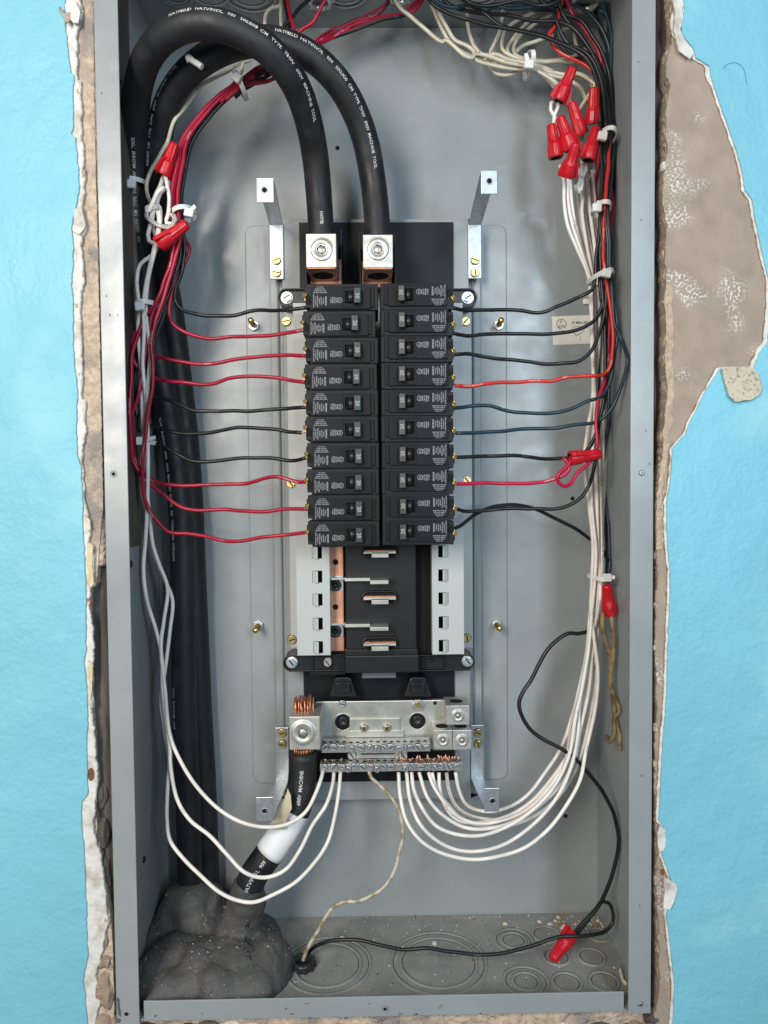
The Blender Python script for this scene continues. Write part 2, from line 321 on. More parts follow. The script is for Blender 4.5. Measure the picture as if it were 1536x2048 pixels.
def screw(parent, p, r, kind='slot', m=None, ang=0.6, axis=None, name='screw', h=None):
    h = h or r*0.6; key = (kind, round(r, 5), m.name, round(h, 5))
    if key not in SC:
        b = MB()
        if kind == 'hex':
            b.cyl((0, 0, 0), r*1.12, h*0.35, n=24); b.cyl((0, -h*0.35, 0), r, h*0.45, n=6, smooth=False)
            base = h*0.8; rr = r*0.80; b.cyl((0, -base, 0), r*0.72, 0.00006, n=20, mi=1)
        elif kind == 'phil':
            b.cyl((0, 0, 0), r, h*0.4, n=20); b.cyl((0, -h*0.4, 0), r, h*0.4, n=20, r2=r*0.6)
            for a in (0, pi/2):
                b.box(-r*0.5, r*0.5, -h*0.82, -h*0.7, -r*0.12, r*0.12, mi=1, mat4=Matrix.Rotation(a, 4, 'Y'))
            SC[key] = b.mesh(name, [m, HOLE])
        else:
            b.cyl((0, 0, 0), r*1.13, 0.00008, n=20, mi=1); b.cyl((0, 0, 0), r, h*0.55, n=20); base = h*0.55; rr = r*0.92; b.cyl((0, -base, 0), r*0.86, 0.00006, n=20, mi=1)  # dark discs paint the shadow gap round the head and darken the slot
        if key not in SC:
            for sg in (1, -1):       # two half discs leave the slot between them
                ps = []
                a0 = math.asin(0.15)
                for i in range(9):
                    a = a0+(pi-2*a0)*i/8; ps.append((rr*cos(a), sg*rr*sin(a)))
                b.prism(ps, -base-h*0.42, -base)
            SC[key] = b.mesh(name, [m, HOLE])
    if axis is None: rot = (0, ang, 0)
    else: rot = (V((0, -1, 0)).rotation_difference(V(axis)) @ Matrix.Rotation(ang, 3, 'Y').to_quaternion()).to_euler()
    o = obj_raw(name, SC[key], p, parent, rot); return o
def rag(poly, amp, step, seed=0, closed=True):     # roughen a photo-space outline
    out = []; n = len(poly)
    for i in range(n if closed else n-1):
        a = V(poly[i]); b = V(poly[(i+1) % n]); k = max(1, int((b-a).length/step)); nm = V((-(b-a).y, (b-a).x)); nm = nm.normalized() if nm.length else nm
        for j in range(k):
            p = a+(b-a)*(j/k); q = V((p.x*0.06, p.y*0.06, seed)); q2 = q*3.3
            d = noise.noise(q)*1.2+noise.noise(q2)*0.9; p = p+nm*amp*d; out.append((p.x, p.y))
    if not closed: out.append(tuple(poly[-1]))
    return out
def sheet(edge, far, y0, y1, amp=2, step=5, seed=1):   # edge ragged, far outline straight; returns (x,z) outline
    e = rag(edge, amp, step, seed, closed=False)
    return [(lambda q: (q.x, q.z))(P(x, y, y0)) for x, y in e+far]
def dup(o, loc, rot, label=None):
    c = o.copy(); C.objects.link(c); c.location = loc; c.rotation_euler = rot
    if label: c['label'] = label
    for ch in list(o.children):
        d = ch.copy(); C.objects.link(d); d.parent = c
        for g in list(ch.children):
            e = g.copy(); C.objects.link(e); e.parent = d
    return c
ORD = ['top', 'second', 'third', 'fourth', 'fifth', 'sixth', 'seventh', 'eighth', 'ninth', 'bottom']
# ============================================================ the setting: broken wall on both sides of the opening
BK = 0.159                                       # depth of the enclosure's back sheet
def wall_side(name, far_x):
    return None
LB = [(130, -360), (130, 0), (130, 45), (135, 90), (138, 130), (141, 145), (148, 150), (146, 180), (145, 215), (147, 250), (142, 268), (150, 275), (153, 300), (156, 330), (158, 370), (155, 400), (147, 430), (143, 455), (146, 480), (146, 520), (143, 560), (145, 600), (146, 690), (150, 740), (155, 785), (153, 820), (153, 880), (155, 910), (162, 935), (165, 1000), (165, 1050), (168, 1100), (172, 1200), (172, 1300), (168, 1325), (173, 1370), (175, 1440), (172, 1500), (175, 1560), (175, 1590), (163, 1605), (162, 1650), (168, 1690), (170, 1780), (174, 1860), (176, 1910), (166, 1960), (175, 2048), (176, 2420)]
LW = [(162, -360), (160, 0), (165, 20), (158, 50), (152, 60), (154, 90), (153, 140), (155, 165), (162, 185), (163, 275), (168, 310), (165, 340), (170, 385), (163, 410), (171, 455), (162, 490), (168, 560), (163, 580), (160, 600), (162, 670), (165, 740), (162, 780), (168, 830), (171, 862), (164, 900), (165, 925), (168, 1000), (175, 1030), (180, 1060), (176, 1085), (186, 1110), (189, 1170), (180, 1175), (178, 1215), (186, 1260), (186, 1330), (181, 1410), (190, 1480), (196, 1560), (190, 1610), (185, 1660), (203, 1720), (210, 1790), (216, 1850), (208, 1880), (200, 1920), (190, 1950), (200, 2000), (190, 2048), (190, 2420)]
RB = [(1368, -360), (1368, 0), (1370, 20), (1362, 40), (1366, 70), (1388, 97), (1393, 115), (1420, 132), (1422, 150), (1432, 180), (1444, 215), (1458, 255), (1474, 300), (1486, 345), (1490, 380), (1505, 400), (1512, 440), (1520, 480), (1529, 520), (1538, 560), (1542, 620), (1536, 685), (1520, 705), (1508, 735), (1490, 740), (1443, 735), (1425, 760), (1410, 785), (1395, 815), (1380, 845), (1370, 870), (1355, 885), (1345, 898), (1344, 930), (1340, 975), (1334, 1000), (1334, 1050), (1336, 1100), (1341, 1140), (1341, 1180), (1338, 1250), (1336, 1310), (1334, 1390), (1326, 1480), (1322, 1560), (1318, 1640), (1328, 1655), (1332, 1680), (1324, 1710), (1340, 1750), (1345, 1775), (1340, 1800), (1334, 1830), (1342, 1900), (1350, 1970), (1346, 2048), (1346, 2420)]
RT = [(1346, -360), (1344, 0), (1348, 40), (1346, 85), (1336, 105), (1332, 150), (1341, 170), (1334, 215), (1332, 260), (1336, 300), (1328, 345), (1326, 400), (1334, 450), (1330, 500), (1333, 570), (1330, 600), (1334, 660), (1331, 720), (1336, 780), (1330, 850), (1326, 860), (1328, 900), (1322, 935), (1315, 990), (1314, 1050), (1314, 1100), (1316, 1150), (1312, 1200), (1309, 1300), (1315, 1350), (1312, 1400), (1316, 1410), (1311, 1480), (1311, 1630), (1316, 1700), (1312, 1750), (1316, 1800), (1318, 1870), (1320, 1980), (1314, 2020), (1290, 2060), (1280, 2420)]
far_l = [(-420, 2420), (-420, -360)]; far_r = [(1960, 2420), (1960, -360)]
wl = MB().prism(sheet([(x+16, y) if y < 1130 else (x, y) for x, y in [(170, -360), (172, 200), (180, 500), (186, 800), (190, 1000), (196, 1130)]]+[(193, 1165), (181, 1180), (180, 1300), (184, 1400), (190, 1500), (196, 1560), (192, 1620), (200, 1700), (214, 1790), (222, 1850), (226, 1900), (228, 2048), (228, 2420)], far_l, 0.007, 0.028, 1.5, 6, 3), 0.007, 0.028)
# the painted gypsum wall left of the enclosure, broken open along its edge
wall_l = wl.build('wall_left', CORE); tag(wall_l, kind='structure')
def edge_strip(name, edge, far, y0, y1, m, parent, amp, step, seed, bev=0.0008):
    b = MB().prism(sheet(edge, far, y0, y1, amp, step, seed), y0, y1); o = b.build(name, m, parent)
    if bev: add_bevel(o, bev, 1)
    return o
edge_strip('gypsum_layer', LW, far_l, 0.0032, 0.0070, SKIM, wall_l, 2.6, 4, 9, 0.0007)
edge_strip('paint_layer', LB, far_l, 0.0015, 0.0032, BLUE, wall_l, 1.6, 4, 5, 0.0004)
wr = MB().prism(sheet(RT, far_r, 0.0050, 0.024, 2.6, 5, 11), 0.0050, 0.024)
wall_r = wr.build('wall_right', TAN); add_bevel(wall_r, 0.001, 1); tag(wall_r, kind='structure')
core = [(x-4, y) for x, y in RT]
edge_strip('crumbled_core', [(max(1311, x-3), y) for x, y in RT], [(1480, 2420), (1480, -360)], 0.0085, 0.030, CORE, wall_r, 3.5, 4, 21, 0.0012)
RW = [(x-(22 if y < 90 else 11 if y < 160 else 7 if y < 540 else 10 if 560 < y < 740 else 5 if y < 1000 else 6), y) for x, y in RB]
edge_strip('lip_shadow_strip', [(x-2.2, y) for x, y in RW], far_r, 0.0044, 0.0050, mat('lip_shadow_brown', (0.33, 0.19, 0.11), 0.9, var=0.3, vscale=90), wall_r, 2.4, 4, 32, 0)  # brown strip painted in as the shadow under the torn paint lip
edge_strip('gypsum_layer', RW, far_r, 0.0034, 0.00435, SKIM, wall_r, 2.0, 4, 31, 0.0005)
edge_strip('paint_layer', RB, far_r, 0.0015, 0.0034, BLUE, wall_r, 1.0, 4, 33, 0.0004)
# curled scrap of wall paper hanging below the bare patch, and a chip standing up on each edge
def chip(name, poly, y, th, m, parent, curl=0.004, seed=0, axis=(0, 1)):
    e = rag(poly, 1.2, 5, seed); pts = [P(a, b, y) for a, b in e]; c = sum(pts, V())/len(pts)
    R_ = max((p-c).length for p in pts); n = len(pts)
    def d(p): q = (p-c)/R_; t = q.x*axis[0]+q.z*axis[1]; return -curl*t*t
    rings = [1.0, 0.7, 0.35]; vs = []; b = MB()
    for s_ in (0, th):
        for k in rings: vs += [V((c.x+(p.x-c.x)*k, y+s_+d(c+(p-c)*k), c.z+(p.z-c.z)*k)) for p in pts]
        vs.append(V((c.x, y+s_, c.z)))
    fs = []; m_ = 3*n+1
    for s_ in (0, 1):
        for k in (0, 1):
            for i in range(n): j = (i+1) % n; fs.append((s_*m_+k*n+i, s_*m_+k*n+j, s_*m_+(k+1)*n+j, s_*m_+(k+1)*n+i))
        for i in range(n): fs.append((s_*m_+2*n+i, s_*m_+2*n+(i+1) % n, s_*m_+3*n))
    for i in range(n): fs.append((i, (i+1) % n, m_+(i+1) % n, m_+i))
    b.add(vs, fs, smooth=False); return b.build(name, m, parent)
FLAP = add_dust(mat('paper_back', (0.60, 0.53, 0.41), 0.9, bump=0.8, bscale=420, var=0.1, vscale=200), (0.34, 0.27, 0.19), 330, 0.55, 0.66)
chip('paper_flap', [(1443, 734), (1480, 733), (1506, 735), (1516, 748), (1525, 775), (1520, 788), (1500, 800), (1470, 804), (1458, 793), (1450, 765)], -0.0015, 0.0008, FLAP, wall_r, 0.003, 2)
chip('gypsum_chip', [(1326, 1750), (1340, 1758), (1352, 1768), (1356, 1778), (1348, 1800), (1336, 1815), (1325, 1812), (1330, 1785)], 0.0, 0.0015, SKIM, wall_r, 0.004, 4)
chip('gypsum_chip', [(1318, 1650), (1330, 1658), (1334, 1676), (1326, 1700), (1317, 1702), (1315, 1670)], 0.002, 0.0015, SKIM, wall_r, 0.002, 5)
chip('gypsum_chip', [(1345, 0), (1362, 10), (1366, 38), (1360, 60), (1366, 90), (1385, 108), (1378, 120), (1356, 100), (1348, 60), (1350, 30)], 0.001, 0.0014, SKIM, wall_r, 0.002, 6)
chip('gypsum_chip', [(130, 10), (150, 0), (160, 22), (158, 50), (148, 48), (138, 35), (132, 24)], 0.0, 0.0016, SKIM, wall_l, 0.003, 8)
chip('brown_fibre', [(118, 18), (124, 16), (128, 26), (139, 24), (140, 48), (135, 51), (130, 38), (121, 24)], -0.001, 0.0012, CORE, wall_l, 0.004, 9)
chip('gypsum_chip', [(148, 420), (163, 412), (171, 452), (160, 470), (146, 462)], 0.0012, 0.0016, SKIM, wall_l, 0.002, 10)
for i, q in enumerate([[(172, 1032), (180, 1040), (181, 1060), (174, 1060)], [(176, 1085), (187, 1090), (184, 1130), (188, 1168), (180, 1176), (174, 1130)], [(178, 1320), (186, 1330), (182, 1400), (178, 1400)]]):
    chip('yellow_paint_remnant', q, 0.0025, 0.0015, YEL, wall_l, 0.001, 12+i)
for i, (q, r_) in enumerate([((177, 1203), 6), ((182, 1548), 11), ((1325, 1745), 5), ((1338, 885), 0)]):
    if r_: chip('rust_stain', [(q[0]+r_*0.7*cos(a*pi/5), q[1]+r_*1.2*sin(a*pi/5)) for a in range(10)], 0.003, 0.0008, COPPERD if i < 1 else mat('brown_knot', (0.16, 0.075, 0.03), 0.9, var=0.4, vscale=300), wall_l if i < 2 else wall_r, 0.0005, 20+i)
# framing wood behind the broken edges
def rough_board(name, x0, x1, ya, yb, y0, y1, m, parent, seed, amp=0.0018, kind=None):
    # a split board seen edge-on: grid surface with long ridges
    nx, nz = 10, 90; b = MB(); vs = []
    p0 = P(x0, ya, y0); p1 = P(x1, yb, y0); xa = P(x0, (ya+yb)/2, y0).x; xb = P(x1, (ya+yb)/2, y0).x
    for j in range(nz+1):
        z = p0.z+(p1.z-p0.z)*j/nz
        for i in range(nx+1):
            x = xa+(xb-xa)*i/nx; d = noise.noise(V((x*260, z*9, seed)))*amp*1.6+noise.noise(V((x*500, z*50, seed+4)))*amp*0.5
            vs.append((x, y0+d, z))
    fs = [(j*(nx+1)+i, j*(nx+1)+i+1, (j+1)*(nx+1)+i+1, (j+1)*(nx+1)+i) for j in range(nz) for i in range(nx)]
    k = b.add(vs, fs, smooth=True); b.box(min(xa, xb), max(xa, xb), y0+amp*1.8, y1, p1.z, p0.z); o = b.build(name, m, parent); return o
st = tag(rough_board('wooden_stud', 1296, 1350, -360, 1000, 0.022, 0.10, WOODD, None, 2, 0.003), kind='structure')
tag(rough_board('wooden_stud', 1296, 1345, 1000, 2420, 0.026, 0.10, WOODG, None, 3, 0.003), kind='structure')
tag(rough_board('wooden_stud', 168, 228, 1100, 1900, 0.014, 0.09, WOODG, None, 5, 0.0035), kind='structure')
tag(rough_board('wooden_stud', 150, 226, -360, 1100, 0.034, 0.09, WOODG, None, 6, 0.002), kind='structure')
# rounded plaster roll between the broken edge and the flange, left
roll_pts = path([(182, -40, 0.014), (186, 200), (190, 500), (194, 800), (198, 1000), (201, 1130, 0.016)], 0.006)
b = MB(); b.tube(roll_pts, 0.0082, n=14, wob=0.10); b.build('plaster_roll', CORE, wall_l)
# stones and rubble in the gap, low left and along the bottom
def stone(name, cx, cy, rx, ry, y, m, parent, seed, dep=0.009):
    c = P(cx, cy, y); sx, sz = mm(rx, y), mm(ry, y); b = MB(); vs = []; nu, nv = 12, 8
    for j in range(1, nv):
        for i in range(nu):
            t = pi*j/nv; a = 2*pi*i/nu; q = V((sin(t)*cos(a), -cos(t), sin(t)*sin(a)))
            q = V((math.copysign(abs(q.x)**0.75, q.x), q.y, math.copysign(abs(q.z)**0.75, q.z)))
            k = 1+0.30*noise.noise(q*1.7+V((seed*3.1, seed, 0)))+0.1*noise.noise(q*5+V((seed, 0, 0))); vs.append((c.x+q.x*sx*k, c.y+q.y*dep*k, c.z+q.z*sz*k))
    vs.append((c.x, c.y-dep, c.z)); vs.append((c.x, c.y+dep, c.z)); n0 = (nv-1)*nu
    fs = [(j*nu+i, j*nu+(i+1) % nu, (j+1)*nu+(i+1) % nu, (j+1)*nu+i) for j in range(nv-2) for i in range(nu)]
    fs += [(i, n0, (i+1) % nu) for i in range(nu)]+[((nv-2)*nu+i, (nv-2)*nu+(i+1) % nu, n0+1) for i in range(nu)]
    b.add(vs, fs, smooth=False); return b.build(name, m, parent)
for i, q in enumerate([(216, 1870, 10, 24, 0.014), (214, 1915, 18, 18, 0.013), (212, 1975, 22, 48, 0.012), (210, 2045, 26, 30, 0.012), (208, 1665, 13, 34, 0.014), (214, 1740, 10, 42, 0.016), (205, 1590, 12, 28, 0.016)]):
    stone('stone', *q, STONE if i < 4 else WOODG, wall_l, i)
for i in range(26):
    x = 300+i*41+random.uniform(-9, 9); stone('rubble_piece', x, 2053+random.uniform(-3, 6), random.uniform(16, 30), random.uniform(8, 15), 0.014, [STONE, SKIM, CORE, WOODG][random.choice([0, 1, 2, 2, 3])], wall_r, 40+i)
for i, q in enumerate([(1300, 2030, 16, 12, 0.012), (1272, 2052, 18, 12, 0.012), (1318, 2040, 14, 16, 0.014), (1306, 2000, 10, 10, 0.02), (1340, 2065, 30, 26, 0.012)]):
    stone('rubble_piece', *q, [WOODG, STONE, CORE, WOODG, CORE][i], wall_r, 90+i)
for i in range(34):      # loose flakes caught along the right-hand broken edge
    y = random.uniform(20, 1960); ex_ = min(RT, key=lambda p: abs(p[1]-y))[0]
    stone('plaster_fragment', ex_-random.uniform(-1, 5), y, random.uniform(3, 7), random.uniform(5, 16), random.uniform(0.007, 0.014), random.choice([CORE, CORE, SKIM, STONE]), wall_r, 120+i, 0.004)
for i in range(22):
    y = random.uniform(20, 1850); ex_ = min(LW, key=lambda p: abs(p[1]-y))[0]
    stone('plaster_fragment', ex_+random.uniform(-5, 4), y, random.uniform(3, 6), random.uniform(6, 18), 0.0055, random.choice([CORE, SKIM, SKIM]), wall_l, 170+i, 0.0025)
CRUMB_H = mat('hair_blue_grey', (0.06, 0.16, 0.20), 0.6)
# ============================================================ the enclosure
XL = P(208.5, 960, 0).x; XR = P(1307, 960, 0).x; ZB = P(760, 2036, 0).z; ZT = P(760, -175, 0).z; T_ = 0.0015; FW = 0.0212
box = thing('electrical_enclosure', ((XL+XR)/2, BK, ZB), 'tall grey enamelled steel electrical box set into the broken blue wall', 'electrical box')
MB().box(XL, XR, BK, BK+T_, ZB, ZT).build('back_sheet', PAINT, box)
MB().box(XL, XL+T_, T_, BK, ZB, ZT).build('side_sheet', PAINT, box)
MB().box(XR-T_, XR, T_, BK, ZB, ZT).build('side_sheet', PAINT, box)
MB().box(XL+T_, XR-T_, 0.0025, BK, ZB, ZB+T_).build('floor_sheet', FLOORP, box)
MB().box(XL+T_, XR-T_, T_, BK, ZT-T_, ZT).build('top_sheet', PAINT, box)
zl = P(760, 1996, 0).z
for (a, c_, z0, z1, n_) in ((XL, XL+FW, ZB-0.004, ZT, 'front_flange'), (XR-FW, XR, ZB-0.001, ZT, 'front_flange'), (XL+FW+0.0035, XR-FW-0.0035, ZB, zl, 'bottom_flange'), (XL+FW, XR-FW, ZT-0.021, ZT, 'top_flange')):
    dz = 0.0 if 'front' in n_ else 0.0018
    MB().box(a, c_, dz, dz+T_, z0, z1).build(n_, PAINT, box, bevel=0.0006)
XCL = PX(300, 30, XL+0.002); ZF = ZB+T_
def slab(name, z0, z1, seed):      # rough masonry above and below the box
    nx, nz = 60, 16; bb = MB(); vs = [(XL-0.004+(XR-XL+0.008)*i/nx, 0.0115+0.0045*noise.noise(V((i*0.7, j*0.9, seed))), z0+(z1-z0)*j/nz) for j in range(nz+1) for i in range(nx+1)]
    bb.add(vs, [(j*(nx+1)+i, j*(nx+1)+i+1, (j+1)*(nx+1)+i+1, (j+1)*(nx+1)+i) for j in range(nz) for i in range(nx)]); bb.box(XL-0.004, XR+0.004, 0.020, 0.06, z0, z1); tag(bb.build(name, CORE), kind='structure')
slab('wall_below', ZB-0.16, ZB-0.0012, 3); slab('wall_above', ZT+0.0012, ZT+0.09, 8)
# spot-welded return strips along the foot and head of the back sheet
MB().box(XL+0.03, XR-T_, BK-0.0012, BK, ZF, P(760, 1829, BK).z).build('return_strip', PAINT, box, bevel=0.0004)
zt = ZT-T_; MB().box(XL+0.012, XR-0.03, BK-0.0012, BK, P(760, 47, BK).z, zt).build('return_strip', PAINT, box, bevel=0.0004)
for (x, y) in ((570, 1846), (759, 1846), (951, 1842), (1124, 1838), (545, 31), (750, 33), (944, 32), (1106, 38)):
    MB().lathe(P(x, y, BK-0.0012), [(0.0046, 0), (0.0046, 0.0003), (0.0034, 0.0004), (0.003, 0.0014), (0.0018, 0.0020), (0, 0.0022)], n=18).build('rivet', PAINT, box)
# embossed rectangle pressed into the back sheet
def rrect(x0, x1, z0, z1, r, n=6):
    o = []
    for (cx, cz, a0) in ((x1-r, z1-r, 0), (x0+r, z1-r, pi/2), (x0+r, z0+r, pi), (x1-r, z0+r, 3*pi/2)):
        o += [(cx+r*cos(a0+pi/2*i/n), cz+r*sin(a0+pi/2*i/n)) for i in range(n+1)]
    return o
p = P(490, 452, BK); q = P(1015, 1558, BK)
MB().prism(rrect(p.x, q.x, q.z, p.z, 0.010), BK-0.0022, BK+0.0002).build('embossed_panel', PAINT, box, bevel=0.0014, seg=3)
# small round holes and screws of the sheet metal
def hole(x, y, d, r, parent, name='screw_hole', n=16):
    MB().cyl(P(x, y, d)+V((0, 0.00005, 0)), r, 0.0002, n=n).build(name, HOLE, parent)
for x, y in ((675, 296), (1145, 997), (1131, 1632), (1131, 1514), (1106, 1840)): hole(x, y, BK-0.0000, 0.0024, box)
def dimple(x, y, r0, r1, dark=True):
    c = P(x, y, 0); MB().torus(c, r1, 0.0005, axis=(0, -1, 0), n=24).build('hole_rim', PAINT, box)
    if dark: MB().cyl(c+V((0, 0.0001, 0)), r0, 0.0002).build('screw_hole', HOLE, box)
dimple(227, 948, 0.0017, 0.0028); dimple(253, 2028, 0.0020, 0.0024)
dimple(770, 2018, 0.0017, 0.0021)
ORG_ = None
for x, y in ((1283, 946), (1281, 2008)): screw(box, P(x, y, 0.0), 0.0026, 'phil', GALV, 0.5, name='flange_screw')
for x, y in ((240, 160), (261, 1128), (287, 1719)):
    screw(box, PX(x, y, XL+T_), 0.0036, 'phil', BLACKP, 0.4, axis=(1, 0, 0), name='side_screw')
# knockouts pressed into floor and ceiling
def knock(cx, cy, rings, z, up, name='knockout'):
    c = PZ(cx, cy, z); s = (c.y+CAM_D)/F_PX; b = MB()
    for i, r in enumerate(rings):
        b.torus(c+V((0, 0, 0.0001*up)), r*s, 0.0019, axis=(0, 0, 1), n=56, m=8, fl=0.65)
        b.torus(c+V((0, 0, 0.0001*up)), r*s-0.0021, 0.00028, axis=(0, 0, 1), n=56, m=6, fl=0.5, mi=1)
    b.build(name, [FLOORP if up > 0 else PAINT, HOLE], box)
for k in ((655, 1929, (88, 68)), (877, 1924, (97, 78)), (1027, 1881, (38, 25)), (1092, 1869, (27,)), (1052, 1963, (45, 27)), (1134, 1965, (29,)), (1183, 1914, (27,)), (1113, 1913, (27,)), (1208, 1963, (29,)), (1198, 1870, (22,))): knock(*k, ZF, 1)
for k in ((352, -8, (30, 22)), (420, -12, (36,)), (500, -10, (50, 36)), (690, -14, (44, 32)), (960, -18, (40, 28))): knock(*k, ZT-T_-0.0004, -1)
# ============================================================ studs holding the interior
for i, (nx, ny, tx, ty, lab) in enumerate(((507, 651, 500, 638, 'upper left'), (998, 650, 1004, 638, 'upper right'), (516, 1251, 510, 1263, 'lower left'), (993, 1249, 1001, 1259, 'lower right'))):
    pn = P(nx, ny, 0.153)
    b = MB(); prof = [(0.0029, 0)]
    for k in range(22): prof += [(0.0031, 0.0045+k*0.00085), (0.0026, 0.0049+k*0.00085)]
    prof += [(0.0024, 0.0235), (0, 0.0236)]; q0 = pn+V((0, 0.003, 0)); q1 = P(tx, ty, 0.130); b.lathe(q0, prof, axis=(q1-q0), n=14); t = b.build('threaded_stud', GOLD, box)
    MB().cyl(pn+V((0, 0.0035, 0)), 0.0058, 0.0045, n=6, smooth=False, phase=0.4).build('hex_nut', ZINC, t, bevel=0.0004)
# paint wear on the flanges, a lighter band of plaster along the right edge, a stray hair on the paint
WEAR = mat('worn_dark_primer', (0.10, 0.105, 0.105), 0.7, var=0.3, vscale=300)
for i, q in enumerate([[(233, 1995), (238, 1998), (240, 2018), (243, 2034), (236, 2030), (234, 2012)], [(232, 2036), (241, 2038), (240, 2046), (233, 2045)]]): chip('paint_chip', q, -0.0004, 0.0003, WEAR, box, 0, 300+i)
random.seed(31)
for i in range(26):
    x = random.choice((random.uniform(560, 1010), random.uniform(300, 1230))); y = random.uniform(2026, 2037) if i < 20 else random.uniform(2000, 2030); w_ = random.uniform(1.5, 6); h_ = random.uniform(0.5, 1.3)
    chip('paint_scratch', [(x-w_, y), (x, y-h_), (x+w_, y-h_*0.4), (x, y+h_)], 0.0015, 0.0002, WEAR, box, 0, 320+i)
for i in range(10):
    s_ = random.choice((0, 1)); x = random.uniform(196, 262) if s_ == 0 else random.uniform(1270, 1303); y = random.uniform(60, 1980); x = x if s_ else P(0, 0, 0).x*0+208+random.uniform(4, 40)*0.9+(y-1000)*0.02; chip('paint_scratch', [(x-1.5, y-2), (x, y-2.5), (x+1.5, y+1.5), (x, y+2)], -0.00025, 0.0002, WEAR, box, 0, 350+i)
BAND = mat('pale_plaster_band', (0.52, 0.40, 0.29), 0.95, bump=2.5, bscale=260, var=0.2, vscale=150)
bn = [(x-1, y) for x, y in RT if 540 <= y <= 1130]; bn2 = [(x+(15 if y < 900 else 10), y) for x, y in reversed(bn)]
bo_ = MB().prism([(q.x, q.z) for q in (P(x, y, 0.0042) for x, y in rag(bn+bn2, 2.0, 5, 61))], 0.0042, 0.0051); bo_.build('plaster_band', BAND, wall_r, bevel=0.0003)
b = MB(); b.tube(path([(1446, 137, 0.0010), (1456, 128), (1468, 125), (1480, 129), (1488, 140), (1492, 158), (1493, 168, 0.0010)], 0.002), 0.00016, n=4); b.build('stray_hair', CRUMB_H, wall_r)

# ============================================================ panelboard interior
ch = thing('panelboard_interior', P(755, 1340, 0.14), 'grey steel pan with black base, rails and copper bus in the middle of the box', 'panelboard')
def ppoly(pts, y): return [(lambda q: (q.x, q.z))(P(a, b, y)) for a, b in pts]
PY = 0.138
xa, xb = P(547, 1000, 0.150).x, P(962, 1000, 0.150).x; za, zb = P(750, 1590, 0.150).z, P(750, 446, 0.150).z
b = MB(); prof = [(xa, 0.1555), (xa, 0.150), (xa+0.007, 0.150), (xa+0.0085, 0.1470), (xa+0.010, 0.150), (xa+0.013, 0.150), (xa+0.0145, PY), (xb-0.0145, PY), (xb-0.013, 0.150), (xb-0.010, 0.150), (xb-0.0085, 0.1470), (xb-0.007, 0.150), (xb, 0.150), (xb, 0.1555)]
prof2 = [(x, y+0.0012) for x, y in prof][::-1]; ring = prof+prof2; n = len(ring)
b.add([(x, y, za) for x, y in ring]+[(x, y, zb) for x, y in ring], [(i, (i+1) % n, n+(i+1) % n, n+i) for i in range(n)]+[tuple(range(n)), tuple(range(2*n-1, n-1, -1))])
b.build('steel_pan', PAINT, ch, bevel=0.0005)
for x0, x1 in ((572, 596), (921, 946)):
    MB().pbox(x0, 592, x1, 1296, PY-0.0012, PY).build('pan_rib', RAILP, ch, bevel=0.0008)
# insulating sheets
MB().pbox(598, 445, 907, 575, 0.1352, 0.1362).build('insulating_sheet', SHEET, ch)
MB().pbox(607, 1330, 910, 1560, 0.1352, 0.1362).build('insulating_sheet', SHEET, ch)
for x0, x1, y0, y1 in ((611, 613.5, 460, 575), (682, 684.5, 460, 575), (719, 721.5, 467, 575), (789, 791.5, 467, 575)):
    MB().pbox(x0, y0, x1, y1, 0.088, 0.135).build('barrier_wall', SHEET, ch)
# black moulded base
RY = 0.093
MB().pbox(655, 1040, 925, 1342, 0.115, 0.134).build('base_moulding', SHEET, ch)
b = MB(); p0, p1 = P(690, 1060, 0.098), P(834, 1342, 0.098); b.box(p0.x, p1.x, 0.098, 0.1145, p1.z, p0.z); b.build('stab_carrier', BLACKP, ch, bevel=0.0012)
MB().box(P(834.5, 1200, 0.113).x, P(866, 1200, 0.113).x, 0.1135, 0.1148, p1.z, p0.z).build('recess_panel', HOLE, ch)
MB().pbox(690, 1312, 838, 1345, 0.088, 0.0978).build('base_lip', BLACKP, ch, bevel=0.0012)
MB().pbox(690, 1300, 836, 1311, 0.092, 0.0978).build('base_lip', BLACKP, ch, bevel=0.0008)
for sx in (0, 1):      # ears that carry the base on the pan
    for (x0, x1, y0, y1, sc) in (((566, 690, 1309, 1344, (584, 1324)) if not sx else (838, 950, 1309, 1343, (935, 1321))), ((555, 625, 576, 613, (574, 596)) if not sx else (895, 955, 576, 614, (935, 596)))):
        d0 = 0.108; pA, pB = P(x0, y1, d0), P(x1, y0, d0); r = (pB.z-pA.z)/2; o = []
        cz = (pA.z+pB.z)/2; xe, xi = (pA.x, pB.x) if not sx else (pB.x, pA.x); s_ = 1 if not sx else -1
        for i in range(13): a = pi/2+pi*i/12; o.append((xe+s_*(r+r*cos(a)), cz+r*sin(a)))
        o += [(xi, pA.z), (xi, pB.z)]
        e = MB().prism(o, d0+0.004, 0.1375).build('mounting_ear', BLACKP, ch, bevel=0.0008)
        rim = MB(); m_ = len(o); ins = [(xe+s_*r+(x-(xe+s_*r))*0.84 if i < 13 else x, cz+(z-cz)*0.84) for i, (x, z) in enumerate(o)]
        vs = [(x, d0, z) for x, z in o]+[(x, d0, z) for x, z in ins]+[(x, d0+0.0041, z) for x, z in ins]+[(x, d0+0.0041, z) for x, z in o]
        fs = []
        for i in range(m_):
            j = (i+1) % m_
            for k in range(4): k2 = (k+1) % 4; fs.append((k*m_+i, k*m_+j, k2*m_+j, k2*m_+i))
        rim.add(vs, fs); rim.build('ear_rim', BLACKP, ch, bevel=0.0004)
        screw(ch, P(sc[0], sc[1], d0+0.004), 0.0056, 'hex', ZINC, 0.9 if y0 > 900 else -0.5, name='mounting_screw', h=0.0045)
